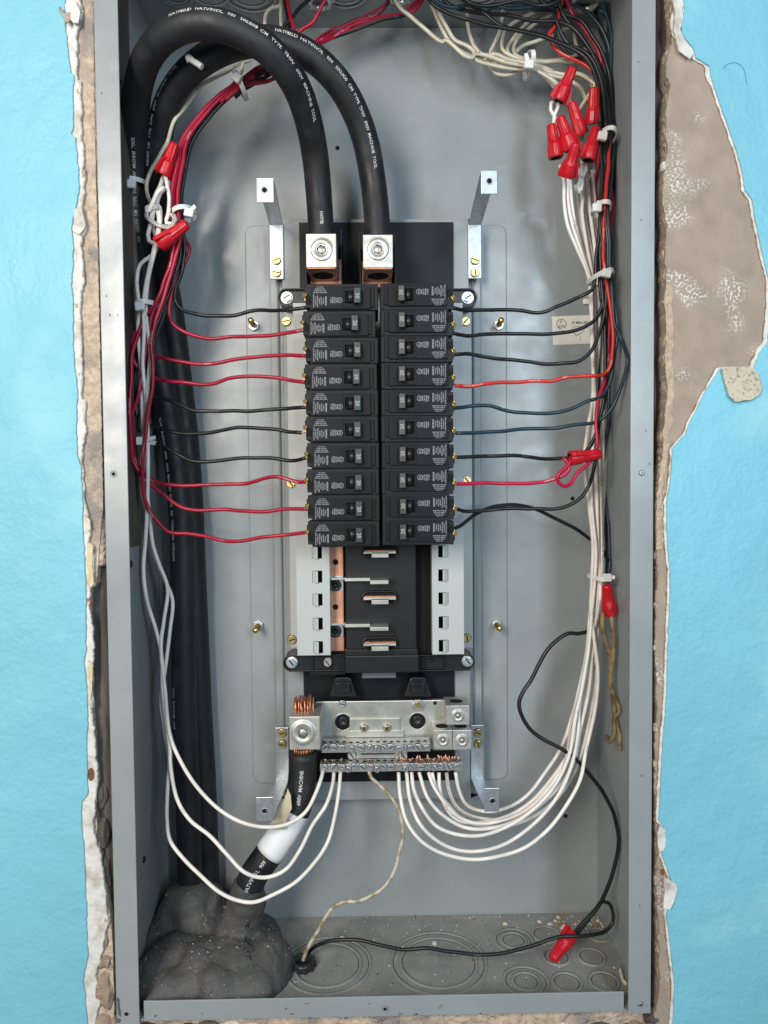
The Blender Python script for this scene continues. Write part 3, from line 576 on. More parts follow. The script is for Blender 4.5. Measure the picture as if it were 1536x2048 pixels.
for x0, x1, y0, y1 in ((624, 663, 1313, 1338), (843, 890, 1312, 1337)):
    a, c_ = P(x0, y1, 0.111), P(x1, y0, 0.111)
    for (u0, u1, w0, w1) in ((a.x, c_.x, a.z, a.z+0.0012), (a.x, c_.x, c_.z-0.0012, c_.z), (a.x, a.x+0.0012, a.z+0.0012, c_.z-0.0012), (c_.x-0.0012, c_.x, a.z+0.0012, c_.z-0.0012)):
        MB().box(u0, u1, 0.1085, 0.1122, w0, w1).build('pocket_edge', BLACKP, ch)
hole(865, 1319, 0.1118, 0.0032, ch, 'pocket_hole')
screw(ch, P(656, 1322, 0.112), 0.0042, 'slot', ZINC, 0.9, name='bus_screw', h=0.009)
MB().pbox(621, 1344, 690, 1349, 0.105, 0.134).build('cover_tab', SHEET, ch); MB().pbox(724, 1345, 792, 1356, 0.100, 0.112).build('cover_tab', mat('dark_grey_plastic', (0.13, 0.135, 0.15), 0.45), ch, bevel=0.0006)
for x, y in ((686, 1372), (836, 1372)):      # triangular standoffs for the neutral bar
    b = MB(); b.prism(ppoly([(x-16, y-13), (x-12, y-17), (x+12, y-17), (x+16, y-13), (x+28, y+22), (x-28, y+22)], 0.112), 0.112, 0.135); b.build('neutral_standoff', BLACKP, ch, bevel=0.001)
    MB().pbox(x-14, y-6, x+14, y+14, 0.107, 0.1119).build('standoff_block', BLACKP, ch, bevel=0.0008); MB().cyl(P(x, y-2, 0.107), 0.004, 0.0016, n=18).build('standoff_boss', SHEET, ch)
# copper bus on the left, with stabs
MB().pbox(645, 1040, 688.5, 1302, 0.1100, 0.1148).build('copper_bus', COPPER, ch, bevel=0.0004)
for y in (1124, 1214): hole(671, y, 0.1098, 0.0031, ch, 'bus_hole')
for y in (1169, 1261):
    MB().pbox(655, y-17, 687, y+12, 0.1082, 0.1099).build('stab_foot', ZINC, ch, bevel=0.0003)
    b = MB(); c_ = P(670.5, y+1, 0.1082); b.lathe(c_, [(0.0062, 0), (0.0062, 0.003), (0.0048, 0.0036), (0.0036, 0.0036), (0.0032, 0.0012), (0, 0.0012)], n=24); b.cyl(c_+V((0, -0.0012, 0)), 0.0016, 0.0018, n=6, smooth=False); b.build('bus_bolt', BLACKP, ch)
    zc = P(700, y-13, 0.09).z; x0 = P(653, y, 0.100).x; x1 = P(690, y, 0.092).x; x2 = P(740, y, 0.09).x; x3 = P(777, y, 0.082).x
    MB().box(x0, x1+0.001, 0.098, 0.1079, zc-0.0028, zc-0.0010).build('stab_arm', ZINC, ch)
    MB().box(x1, x2, 0.088, 0.0975, zc-0.0032, zc).build('stab_arm', ALUD, ch, bevel=0.0003)
    MB().box(x2+0.0001, x3, 0.078, 0.0974, zc-0.0052, zc-0.0012).build('stab_blade', ALUD, ch, bevel=0.0004)
for y in (1104, 1196, 1288):      # slots with the right-hand stabs rising through them
    d = 0.098; c_ = P(760, y-2, d)
    o = []; hw, hh = mm(38, d), mm(14, d)
    for s2, (w_, h_) in enumerate(((hw, hh),)):
        for i in range(9): a = -pi/2+pi*i/8; o.append((c_.x+w_-h_+h_*cos(a), c_.z+h_*sin(a)))
        for i in range(9): a = pi/2+pi*i/8; o.append((c_.x-w_+h_+h_*cos(a), c_.z+h_*sin(a)))
    ins = [(c_.x+(x-c_.x)*0.90, c_.z+(z-c_.z)*0.74) for x, z in o]; m_ = len(o); rim = MB()
    vs = [(x, d-0.0001, z) for x, z in o]+[(x, d-0.003, z) for x, z in [(c_.x+(x-c_.x)*0.97, c_.z+(z-c_.z)*0.92) for x, z in o]]+[(x, d-0.003, z) for x, z in ins]+[(x, d-0.0001, z) for x, z in ins]
    fs = [(k*m_+i, k*m_+(i+1) % m_, (k+1)*m_+(i+1) % m_, (k+1)*m_+i) for k in range(3) for i in range(m_)]
    rim.add(vs, fs, smooth=True); rim.build('slot_rim', BLACKP, ch)
    MB().prism(ins, d-0.0004, d-0.0001).build('slot_opening', HOLE, ch)
    a, e_ = P(727, y, d), P(793, y, d); zc = P(760, y+1, 0.09).z
    MB().box(P(729, y, d).x, P(791, y, d).x, 0.0925, 0.0973, zc-0.0008, zc+0.0022).build('copper_stab', COPPERD, ch)
    MB().box(P(727, y, 0.09).x, P(792, y, 0.09).x, 0.088, 0.0924, zc-0.0012, zc+0.0014).build('stab_shoulder', ALUD, ch, bevel=0.0003)
    MB().box(P(743, y, 0.08).x, P(777, y, 0.08).x, 0.078, 0.0879, zc-0.0042, zc+0.0004).build('stab_blade', ALUD, ch, bevel=0.0004)
# rails with punched hooks
def rail(x0, x1, xs, side, y0, y1):
    a, c_ = P(x0, y1, RY), P(x1, y0, RY); r = MB(); ys = [1104, 1152, 1198, 1246, 1293]; hx0, hx1 = P(xs, 1200, RY).x, P(xs+20, 1200, RY).x
    zs = sorted([P(760, y, RY).z for y in ys]); hh = mm(12, RY); z = a.z; th = 0.0012
    r.box(a.x, hx0, RY, RY+th, a.z, c_.z); r.box(hx1, c_.x, RY, RY+th, a.z, c_.z)
    for q in zs: r.box(hx0, hx1, RY, RY+th, z, q-hh); z = q+hh
    r.box(hx0, hx1, RY, RY+th, z, c_.z)
    if side < 0: r.box(a.x, a.x+th, RY+th, PY-0.0014, a.z, c_.z); r.box(c_.x-th, c_.x, RY+th, 0.1098, a.z, c_.z)
    else: r.box(c_.x-th, c_.x, RY+th, PY-0.0014, a.z, c_.z); r.box(a.x, a.x+th, RY+th, 0.1098, a.z, c_.z)
    o = r.build('mounting_rail', RAILP, ch)
    for q in zs:       # a tongue bent forward out of each window
        w = (hx1-hx0)*0.60; h_ = MB(); n_ = 6; h0, h1 = (hx0+0.0003, hx0+w) if side < 0 else (hx1-w, hx1-0.0003)
        vs = []
        for zz in (q-hh*0.98, q+hh*0.98):
            for i in range(n_+1):
                t = i/n_
                if side < 0: vs.append((h0+(h1-h0)*t, RY-0.004*sin(pi/2*t), zz))
                else: vs.append((h1-(h1-h0)*t, RY-0.004*sin(pi/2*t), zz))
            for i in range(n_, -1, -1):
                t = i/n_
                if side < 0: vs.append((h0+(h1-h0)*t-0.0004*t, RY-0.004*sin(pi/2*t)+0.0012, zz))
                else: vs.append((h1-(h1-h0)*t+0.0004*t, RY-0.004*sin(pi/2*t)+0.0012, zz))
        k = 2*(n_+1); fs = [(i, (i+1) % k, k+(i+1) % k, k+i) for i in range(k)]+[tuple(range(k)), tuple(range(2*k-1, k-1, -1))]
        h_.add(vs, fs); h_.build('rail_hook', RAILP, ch, bevel=0.0003)
    return o
rail(595, 653, 625, -1, 606, 1311); rail(865, 925, 877, 1, 606, 1309)
MB().pbox(588, 640, 597, 1300, 0.112, 0.1365).build('rail_foot', RAILP, ch, bevel=0.0008)
for i, (x, y) in enumerate(((573, 643), (582, 967), (584, 1279), (931, 643), (934, 961), (934, 1276))):
    screw(ch, P(x, y, PY-0.0013), 0.0046, 'slot', BRASS, [-0.2, 0.9, -0.3, -0.8, 0.9, 1.5][i], name='brass_screw', h=0.003)
# galvanised Z brackets
BR = ((540, 566, 447, 558, 513, 547, 355, 405, 'upper left', 1, (529, 380)), (937, 963, 447, 557, 962, 995, 340, 388, 'upper right', 1, (979, 362)), (551, 577, 1455, 1562, 512, 546, 1594, 1643, 'lower left', -1, (529, 1622)), (942, 968, 1450, 1560, 969, 999, 1576, 1624, 'lower right', -1, (985, 1602)))
for (x0, x1, y0, y1, tx0, tx1, ty0, ty1, lab, up, hl) in BR:
    yt = 0.030 if up > 0 else 0.040; a, c_ = P(x0, y1, PY-0.003), P(x1, y0, PY-0.003); ta, tc = P(tx0, ty1, yt), P(tx1, ty0, yt)
    b = MB(); th = 0.0015; cx = ((a.x+c_.x)/2+(ta.x+tc.x)/2)/2; hw = 0.0076
    b.box(a.x, c_.x, PY-0.003, PY-0.0003, a.z, c_.z); b.box(ta.x, tc.x, yt, yt+th, ta.z, tc.z)
    z_s = c_.z if up > 0 else a.z; z_t = tc.z if up > 0 else ta.z
    vs = [(a.x, PY-0.002, z_s), (c_.x, PY-0.002, z_s), (tc.x, yt+th, z_t), (ta.x, yt+th, z_t)]
    vs += [(x, y-0.0002, z-th*up) for x, y, z in vs]; b.add(vs, [(0, 1, 2, 3), (4, 5, 6, 7), (0, 1, 5, 4), (1, 2, 6, 5), (2, 3, 7, 6), (3, 0, 4, 7)])
    br = b.build('z_bracket', GALV, ch); add_bevel(br, 0.0006, 2)
    hole(*hl, yt-0.0002, 0.0022, br, 'tapped_hole'); MB().torus(P(*hl, yt-0.0001), 0.0028, 0.0005, axis=(0, -1, 0), n=18).build('hole_rim', GALV, br)
    for k, yy in enumerate((521, 546) if up > 0 else (1465, 1488)):
        screw(br, P((x0+x1)/2+(0 if up > 0 else 1), yy, PY-0.003), 0.0044, 'slot', BRASS, [0.4, 1.4, -0.3, 0.2][k+(2 if 'left' in lab else 0)], name='brass_screw', h=0.0035)
# ============================================================ main lugs
def socket(parent, c, R, name='set_screw', m=ALU):
    b = MB(); b.lathe(c, [(R*1.16, 0.0000), (R*1.10, -0.0003+0.0006), (R*1.02, 0.0001), (R, 0.0004), (R*0.97, 0.0010), (R*0.86, 0.0013), (R*0.52, 0.0013), (R*0.50, 0.0008)], n=36)
    k = len(b.v); b.cyl(c+V((0, -0.0003, 0)), R*0.50, 0.0004, n=36, mi=1)
    q = []; n = 36
    for i in range(n):      # ring face between the round seat and the hexagonal key hole
        a = 2*pi*i/n; hr = R*0.40/max(abs(cos(((a+0.3) % (pi/3))-pi/6)), 0.5)
        q.append((c.x+hr*cos(a), c.z+hr*sin(a)))
    vs = [(c.x+R*0.51*cos(2*pi*i/n), c.y-0.0010, c.z+R*0.51*sin(2*pi*i/n)) for i in range(n)]+[(x, c.y-0.0009, z) for x, z in q]
    vs += [(x, c.y-0.0001, z) for x, z in q]; b.add(vs, [(i, (i+1) % n, n+(i+1) % n, n+i) for i in range(n)]+[(n+i, n+(i+1) % n, 2*n+(i+1) % n, 2*n+i) for i in range(n)])
    b.lathe(c+V((0, -0.0008, 0)), [(R*0.34, 0.0), (R*0.2, 0.0006), (0, 0.0008)], n=18, mi=2)
    return b.build(name, [m, HOLE, mat('socket_floor', (0.30, 0.29, 0.26), 0.5, 0.8)] if False else [m, HOLE, SOCK], parent)
SOCK = mat('socket_floor', (0.42, 0.40, 0.36), 0.45, 0.8)
for i, (x0, x1, y0, y1, side) in enumerate(((612.5, 672, 467, 537, 'left'), (726.5, 785.5, 469, 538, 'right'))):
    d = 0.064; a, c_ = P(x0, y1, d), P(x1, y0, d)
    lg = MB().box(a.x, c_.x, d, 0.109, a.z+0.0012, c_.z).build('main_lug', ALU, ch, bevel=0.0005)
    MB().box(a.x+0.0012, c_.x-0.0012, d+0.0006, 0.1085, a.z, a.z+0.0011).build('copper_face', COPPERD, lg)
    cc = V(((a.x+c_.x)/2, 0.089, a.z-0.0001)); b = MB(); n = 32
    vs = [cc+V((0.0108*cos(2*pi*k/n)*(1 if abs(cos(2*pi*k/n)) > .6 else 1), 0.0125*abs(sin(2*pi*k/n))**1.0*(1 if sin(2*pi*k/n) > 0 else -1), 0)) for k in range(n)]
    b.add(vs, [tuple(range(n))]); b.build('cable_bore', HOLE, lg)
    MB().box(a.x-(0 if i == 0 else 0.0022), c_.x+(0.0032 if i == 0 else 0), 0.1095, 0.1145, a.z-0.0055, c_.z-0.011).build('copper_pad', COPPER, lg, bevel=0.0004)
    socket(lg, P((x0+x1)/2+(1 if i == 0 else 0), 500 if i == 0 else 499, d), 0.0108)
# ============================================================ neutral assembly
nt_ = thing('neutral_bar_assembly', P(765, 1545, 0.12), 'tinned neutral plate with two rows of screw terminals and block lugs below the breakers', 'neutral bar')
b = MB(); a, c_ = P(632, 1502, 0.112), P(893, 1400, 0.112)
b.box(a.x, c_.x, 0.112, 0.115, a.z, c_.z); b.build('neutral_plate', ALUD, nt_, bevel=0.0008)
MB().pbox(865, 1399, 935, 1500, 0.1155, 0.119).build('neutral_plate', ALUD, nt_, bevel=0.0006)
for x, y, r in ((686, 1444, 0.0092), (835, 1442, 0.0092), (870, 1406, 0.0020)):
    hole(x, y, 0.1119, r, nt_, 'plate_hole', 32)
    if r > 0.005:
        MB().torus(P(x, y, 0.1119), r, 0.0007, axis=(0, -1, 0), n=36).build('hole_rim', ALUD, nt_)
        MB().lathe(P(x, y-2, 0.1118), [(0.0050, 0), (0.0050, 0.0016), (0.0028, 0.0022), (0.0024, 0.0012), (0, 0.0012)], n=18).build('insulator_boss', BUSH, nt_)
MB().pbox(699, 1438, 800, 1462, 0.109, 0.1118).build('link_plate', ALUD, nt_, bevel=0.0004); MB().pbox(692, 1462, 808, 1474, 0.108, 0.1118).build('link_plate', ALUD, nt_, bevel=0.0004)
for x, y in ((728, 1455), (774, 1455)): screw(nt_, P(x, y, 0.1088), 0.0046, 'phil', BRASS if x < 0 else mat('bright_yellow_zinc', (0.82, 0.74, 0.55), 0.25, 0.9) if x < 740 else bpy.data.materials['bright_yellow_zinc'], 0.5, name='link_screw', h=0.005)
b = MB(); b.cyl(P(836, 1408, 0.1118), 0.0062, 0.0040, n=6, smooth=False); b.build('hex_nut', ZINC, nt_, bevel=0.0004); MB().cyl(P(836, 1408, 0.108), 0.0026, 0.006, n=14).build('bolt_end', GOLD, nt_)
screw(nt_, P(685, 1407, 0.1118), 0.0036, 'slot', ZINC, 0.2, name='plate_screw', h=0.003)
BARM = mat('terminal_bar_aluminium', (0.50, 0.49, 0.46), 0.42, 0.8, bump=0.05, bscale=400, var=0.2, vscale=90)
def bar(x0, x1, yt, yb, d, dep, name):
    a, c_ = P(x0, yb, d), P(x1, yt, d); MB().box(a.x, c_.x, d, d+dep, a.z, c_.z).build(name, BARM, nt_, bevel=0.0004); return a, c_
a1, c1 = bar(643, 861, 1487, 1506, 0.088, 0.020, 'terminal_strip'); a2, c2 = bar(640, 924, 1525, 1545, 0.084, 0.014, 'terminal_strip')
MB().pbox(697, 1505, 815, 1516, 0.098, 0.111).build('strip_link', ALUD, nt_, bevel=0.0004)
MB().pbox(722, 1510, 790, 1513, 0.092, 0.0979).build('jumper_wire', ZINC, nt_)
for x in (704, 806): screw(nt_, P(x, 1510, 0.0979), 0.0044, 'slot', ZINC, 1.0, name='link_screw', h=0.003)
random.seed(3)
def term(x, y, d, big, k, front=0.0):
    screw(nt_, P(x, y, d), 0.0037 if big else 0.0029, 'slot', ZINC, random.uniform(-1.2, 1.2), name='terminal_screw', h=0.0032)
for i, (x, bg_) in enumerate(((650, 1), (667, 1), (684, 0), (704, 0), (723, 1), (741, 0), (754, 0), (768, 0), (781, 1), (798, 0), (808, 0), (820, 0), (836, 1), (853, 0))): term(x, 1494+(2 if not bg_ and i % 3 == 0 else 0), 0.088, bg_, i)
for i, (x, bg_, dy) in enumerate(((650, 0, 0), (668, 1, 0), (685, 0, 0), (697, 0, 5), (708, 0, -2), (725, 1, 0), (742, 0, -1), (754, 0, 5), (767, 0, -1), (782, 1, 0), (799, 0, -2), (811, 0, 4), (824, 0, -2), (841, 1, 0), (857, 0, -3), (869, 0, 2), (881, 0, -3), (897, 1, 0), (914, 0, -2))): term(x, 1533+dy, 0.084, bg_, i)
for (x0, x1, y_, d, st_) in ((648, 860, 1481, 0.0935, 13.5), (646, 920, 1519, 0.0885, 13.8)):      # bores seen in the top faces
    x = x0; z = (c1 if y_ < 1500 else c2).z+0.00012
    while x < x1:
        q = P(x, y_, d); MB().cyl(V((q.x, (c1[1] if y_ < 1500 else c2[1])+0.006+random.uniform(0, .003), z-0.0002)), 0.0019, 0.0003, axis=(0, 0, 1), n=12).build('wire_bore', HOLE, nt_); x += st_
for (x0, x1, y0, y1, d, dep, R) in ((893, 939, 1411, 1450, 0.080, 0.032, 0.0066), (867.5, 904.5, 1460, 1499, 0.086, 0.026, 0.0066), (905.5, 943, 1460, 1500, 0.086, 0.026, 0.0066)):
    a, c_ = P(x0, y1, d), P(x1, y0, d); g = MB().box(a.x, c_.x, d, d+dep, a.z, c_.z).build('small_lug', ALU, nt_, bevel=0.0005)
    socket(g, P((x0+x1)/2, (y0+y1)/2+1, d), R*0.92)
    MB().cyl(V(((a.x+c_.x)/2, d+dep*0.5, c_.z)), 0.0068, 0.0002, axis=(0, 0, 1), n=24).build('lug_bore', HOLE, g)
d = 0.064; a, c_ = P(579, 1500, d), P(639.5, 1433, d)
g = MB().box(a.x, c_.x, d, 0.111, a.z, c_.z).build('main_neutral_lug', ALU, nt_, bevel=0.0006)
socket(g, P(606, 1466, d), 0.0118)
# ============================================================ breakers
INK2_ = mat('rating_ink', (0.42, 0.42, 0.42), 0.6)
def make_breaker(org, lab):
    t = thing('circuit_breaker', org, lab, 'circuit breaker', 'single pole breakers plugged into the panel'); O = V(org)
    HH = 0.01258; X1 = 0.0708; F = 0.0
    b = MB()      # body with notched terminal end; local x runs outward from the centre seam, front at y=0
    out = [(0.0004, -HH), (0.0004, HH), (0.0655, HH), (0.0655, HH-0.0025), (X1-0.001, HH-0.0025), (X1-0.001, HH-0.0065), (X1-0.0035, HH-0.0070), (X1-0.0038, -HH+0.0105), (X1, -HH+0.0098), (X1, -HH+0.0040), (X1-0.0012, -HH+0.0032), (X1-0.0012, -HH)]
    b.prism([(O.x+x, O.z+z) for x, z in out], O.y, O.y+0.050); b.build('case', BREAK, t, bevel=0.0005)
    def bx(n, x0, x1, y0, y1, z0, z1, m, bev=0.0004, parent=t): return MB().box(O.x+x0, O.x+x1, O.y+y0, O.y+y1, O.z+z0, O.z+z1).build(n, m, parent, bevel=bev)
    fp = MB(); zz0, zz1 = -HH+0.0032, HH-0.0012; wx0, wx1, wz0, wz1 = 0.0225, 0.0322, -0.0052, 0.0068
    for (x0, x1, z0, z1) in ((0.0078, wx0, zz0, zz1), (wx1, 0.0636, zz0, zz1), (wx0, wx1, zz0, wz0), (wx0, wx1, wz1, zz1)):
        fp.box(O.x+x0, O.x+x1, O.y-0.0030, O.y-0.00005, O.z+z0, O.z+z1)
    f = fp.build('face_plate', BREAKF, t)
    bx('face_step', 0.0040, 0.0077, -0.0016, -0.0001, -HH+0.0045, HH-0.0025, BREAKF)
    bx('face_step', 0.0008, 0.0039, -0.0007, -0.0001, -HH+0.0010, HH-0.0010, BREAK)
    for (x0, x1, z0, z1) in ((0.0165, 0.0345, 0.0094, 0.0101), (0.0165, 0.0345, -0.0088, -0.0081), (0.0165, 0.0172, -0.0081, 0.0094), (0.0338, 0.0345, -0.0081, 0.0094)):
        bx('bezel', x0, x1, -0.0036, -0.00305, z0, z1, BREAK, 0.0002)
    for (x0, x1, z0, z1) in ((0.0085, 0.0160, 0.0030, 0.0034), (0.0085, 0.0160, -0.0012, -0.0008), (0.0345, 0.0470, -0.0014, -0.0010), (0.0475, 0.0478, zz0+.001, zz1-.001), (0.0482, 0.0630, -0.0026, -0.0023), (0.0630, 0.0633, zz0+0.0008, zz1-0.0008), (0.0478, 0.0634, zz0+0.0005, zz0+0.0008), (0.0482, 0.0630, zz1-0.0008, zz1-0.0005)):
        bx('moulded_line', x0, x1, -0.0032, -0.00302, z0, z1, BREAK, 0)
    bx('switch_well', wx0, wx1, -0.0006, -0.0001, wz0, wz1, HOLE, 0)
    b = MB(); q = Matrix.Translation(O) @ Matrix.Translation((0.0272, -0.0022, 0.0008)); b.cyl(O+V((0.0268, -0.0020, -0.0042)), 0.0034, 0.0100, axis=(0, 0, 1), n=20); h0 = b.build('rocker_drum', BLACKP, t)
    h = MB(); sec = [(0.0170, -0.0098), (0.0228, -0.0104), (0.0246, -0.0030), (0.0185, -0.0030)]; zb0, zb1 = -0.0064, 0.0078
    vs = [(O.x+x, O.y+y, O.z+z) for z in (zb0, zb1) for x, y in sec]; h.add(vs, [(0, 1, 2, 3), (7, 6, 5, 4), (0, 1, 5, 4), (1, 2, 6, 5), (2, 3, 7, 6), (3, 0, 4, 7)])
    hd = h.build('handle', HANDLE, t, bevel=0.0004)
    m_ = MB(); vs, fs = text_data('20', 0.0052, 'CENTER', 1.0, 0.00006)
    m_.add([(O.x+0.0199-(v.y-0.0018), O.y-0.01025-(v.y*0.0)-0.0001, O.z+0.0012+v.x) for v in vs], fs); m_.build('rating_print', INK2_, hd)
    pr = MB(); y_ = O.y-0.00308
    def ft(s, size, x, z, ang, al='CENTER', sx=1.0): flat_text(pr, s, size, (O.x+x, O.z+z), ang, y_, al, thick=size*0.02, sx=sx)
    ft('SIEMENS', 0.0023, 0.0510, 0.0043, pi/2)
    for i, s in enumerate(('TYPE QP', 'HACR SWD', '120/240V~', 'TERMINAL WIRE', 'Cu-Al 60/75 C', 'AWG 14-8 25 LB-IN')): ft(s, 0.00155, 0.0532+i*0.00185, 0.0043, pi/2, sx=0.95)
    for i, s in enumerate(('ONE POLE TYPE QP', 'INT CAP 10000 A', '120 VAC 60 Hz', 'ISSUE NO')): ft(s, 0.00155, 0.0556, -0.0042-i*0.00170, 0, sx=0.98)
    for i, s in enumerate(('LISTED', 'CIRCUIT', 'BREAKER', 'E 10848')): ft(s, 0.0017, 0.0404+i*0.0019, 0.0036, pi/2, sx=0.9)
    ft('UL', 0.0023, 0.0379, 0.0036, pi/2)
    n = 20; cx, cz = O.x+0.0370, O.z+0.0036
    for R0, R1, kk in ((0.0021, 0.0025, 24),):
        vs = [(cx+R0*cos(2*pi*i/kk), y_, cz+R0*sin(2*pi*i/kk)) for i in range(kk)]+[(cx+R1*cos(2*pi*i/kk), y_, cz+R1*sin(2*pi*i/kk)) for i in range(kk)]
        pr.add(vs, [(i, (i+1) % kk, kk+(i+1) % kk, kk+i) for i in range(kk)])
    pr.build('label_print', INKL, f)
    # wire terminal on the outer end
    bx('terminal_cavity', X1-0.0062, X1-0.0010, -0.0005, -0.0001, -0.0004, 0.0068, HOLE, 0)
    b = MB(); b.cyl(O+V((X1-0.0018, 0.0035, -0.0022)), 0.0021, 0.0042, axis=(0.5, -0.85, 0), n=14); b.box(O.x+X1-0.006, O.x+X1+0.0004, O.y+0.0045, O.y+0.0058, O.z-0.0032, O.z+0.0018); b.build('terminal_screw', GOLD, t)
    return t
BY = 0.0415
LY = [594, 648, 701, 754, 806, 858, 911, 963, 1015, 1067]; RYs = [593, 645.5, 698.5, 752, 805.5, 858, 911, 963, 1014.5, 1064.5]
LX = [757, 752, 757, 755, 757, 757, 759, 759, 760, 760]; RX = [760, 761, 761, 761.5, 762, 762, 763, 763, 764, 764]
proto = make_breaker(P(RX[0], RYs[0], BY), 'black 20 amp circuit breaker at the top of the right column')
Oxz = {}
for i in range(10):
    side = 'right'
    if i: dup(proto, P(RX[i], RYs[i], BY), (0, 0, 0), f'black 20 amp breaker, {ORD[i]} {"of" if i == 9 else "from the top of"} the right column, handle toward the centre')
for i in range(10):
    lab = f'black 20 amp breaker, {ORD[i]} {"of" if i in (0, 9) else "from the top of"} the left column, handle toward the centre'
    dup(proto, P(LX[i], LY[i], BY), (0, pi, 0), lab)
# ============================================================ heavy feed cables
CR = 0.0132
TXTL = 'HATFIELD  HATVINOL   909   500,000  CM   TYPE  THW   600V   MACHINE  TOOL'
def cable(name, pts, r, m, label, texts, parent=None):
    p = path(pts, 0.005); b = MB(); b.tube(p, r, n=36); o = b.build(name, m, parent)
    if label: tag(o, label, 'cable', 'black feed cables')
    for (body, size, s0, phi, flip) in texts or ():
        t = MB(); cable_text(t, p, r, body, size, s0, phi, flip); t.build('cable_print', INK2, o)
    return o, p
def arclen(p, px, py):      # arc length at which the path passes nearest a photo point
    best = (1e9, 0); L = 0
    for i in range(len(p)):
        if i: L += (p[i]-p[i-1]).length
        q = P(px, py, p[i].y); dd = (q-p[i]).length
        if dd < best[0]: best = (dd, L)
    return best[1]
c1pts = [(642, 480, 0.089), (641, 440, 0.089), (637, 380, 0.083), (630, 310, 0.070), (615, 235, 0.045), (588, 165, 0.018), (540, 103, -0.002), (472, 61, -0.010), (400, 47, -0.010), (336, 68, 0.0), (295, 115, 0.022), (275, 180, 0.050), (270, 255, 0.078), (270, 330, 0.098), (271, 410, 0.108), (279, 490, 0.115), (293, 580, 0.120), (310, 680, 0.122), (330, 790, 0.122), (346, 880, 0.120), (358, 970, 0.118), (365, 1080, 0.116), (367, 1200, 0.116), (368, 1350, 0.116), (371, 1480, 0.116), (377, 1620, 0.116), (381, 1800, 0.116)]
c2pts = [(756, 482, 0.089), (754, 440, 0.089), (747, 370, 0.086), (733, 290, 0.076), (712, 228, 0.064), (676, 165, 0.048), (620, 112, 0.036), (550, 84, 0.030), (480, 88, 0.032), (412, 117, 0.042), (360, 165, 0.058), (330, 222, 0.076), (317, 290, 0.092), (312, 370, 0.106), (316, 450, 0.117), (328, 540, 0.126), (346, 650, 0.134), (362, 780, 0.140), (375, 900, 0.1435), (383, 1020, 0.1445), (388, 1150, 0.1445), (394, 1280, 0.1445), (400, 1420, 0.1445), (408, 1560, 0.1445), (413, 1700, 0.143), (416, 1810, 0.142)]
_p1 = path(c1pts, 0.005); _p2 = path(c2pts, 0.005)
SZ = 0.0044
LINE = 'HATFIELD  HATVINOL   909   500,000  CM  TYPE  THW   600V  MACHINE  TOOL'
cable('feed_cable', c1pts, CR, CABLE, 'outermost thick black printed cable, arching from the left main lug down the left wall', [
    (LINE, SZ, arclen(_p1, 352, 46), 0.38, True), ('HATFIE', SZ, arclen(_p1, 641, 432), 0.15, True), ('909   500,000  CM   TYPE  THW   600V   MACHINE  TOOL', SZ, arclen(_p1, 279, 492), -0.28, True),
    (LINE, SZ, arclen(_p1, 366, 1118), 0.55, True), ('600V  MACHINE  TOOL', SZ, arclen(_p1, 371, 1455), 0.75, True)])
cable('feed_cable', c2pts, CR, CABLE, 'inner thick black printed cable, arching from the right main lug under the outer cable', [
    (LINE, SZ, arclen(_p2, 548, 82), 0.30, True), ('500,000  CM   TYPE  THW   600V   MACHINE  TOOL', SZ, arclen(_p2, 314, 330), 0.42, True)])
npts = [(606, 1502, 0.088), (606, 1530, 0.088), (603, 1570, 0.086), (596, 1610, 0.083), (580, 1645, 0.080), (557, 1680, 0.076), (532, 1715, 0.073), (508, 1750, 0.072), (492, 1790, 0.075)]
nc, np_ = cable('neutral_cable', npts, 0.0148, CABLE, None, [('600V  MACHINE', 0.0052, 0.052, 0.0, True), ('HATVINOL  909', 0.0052, 0.150, 0.1, True)])
tag(nc, 'thick black cable wrapped in white tape, rising from the putty to the lower left lug', 'cable', 'black feed cables')
s0, s1 = arclen(np_, 590, 1618), arclen(np_, 532, 1706)
cum = 0; tp = []
for i, q in enumerate(np_):
    if i: cum += (q-np_[i-1]).length
    if s0 <= cum <= s1: tp.append(q)
b = MB(); b.tube(tp, 0.0153, n=36); b.build('white_tape_wrap', TAPEW, nc)
chip('masking_tape_scrap', [(575, 1580), (581, 1596), (584, 1618), (572, 1640), (570, 1662), (548, 1662), (530, 1655), (545, 1646), (556, 1630), (566, 1606)], 0.058, 0.0006, MASK, nc, -0.005, 50)
COPPERS = mat('copper_strand_metal', (0.60, 0.25, 0.14), 0.36, 0.8, var=0.3, vscale=500)
b = MB(); random.seed(5)      # bare strands standing out of the lug
for k in range(72):
    rr = 0.0100*math.sqrt(k/72); a = k*2.4; dx, dy = rr*cos(a), rr*sin(a); base = P(607, 1430, 0.088)+V((dx, dy, -0.004)); top = base+V((dx*0.10+random.uniform(-.0014, .0014), dy*0.1+random.uniform(-.001, .001), 0.0215+random.uniform(-0.0035, 0.0018)))
    b.tube([base, (base+top)/2+V((0.0005*sin(k*3), 0, 0)), top], 0.00088, n=6)
    base = P(606, 1498, 0.088)+V((dx, dy, 0.003)); b.tube([base, base+V((0, 0, -0.009))], 0.0009, n=6)
tag(b.build('bare_copper_strands', COPPERS, nc), kind='stuff')
# white marker band clipped on the second cable
b = MB(); mp = path([(372, 118, 0.022), (379, 116), (386, 122), (396, 128), (404, 134, 0.022)], 0.002); b.tube(mp, 0.0030, n=12, rfun=lambda L: 0.0034 if L < 0.004 else 0.0028); b.build('cable_marker', MARK)
tag(bpy.data.objects['cable_marker'], 'small dirty white marker strip lying across the inner black cable, upper left', 'marker')
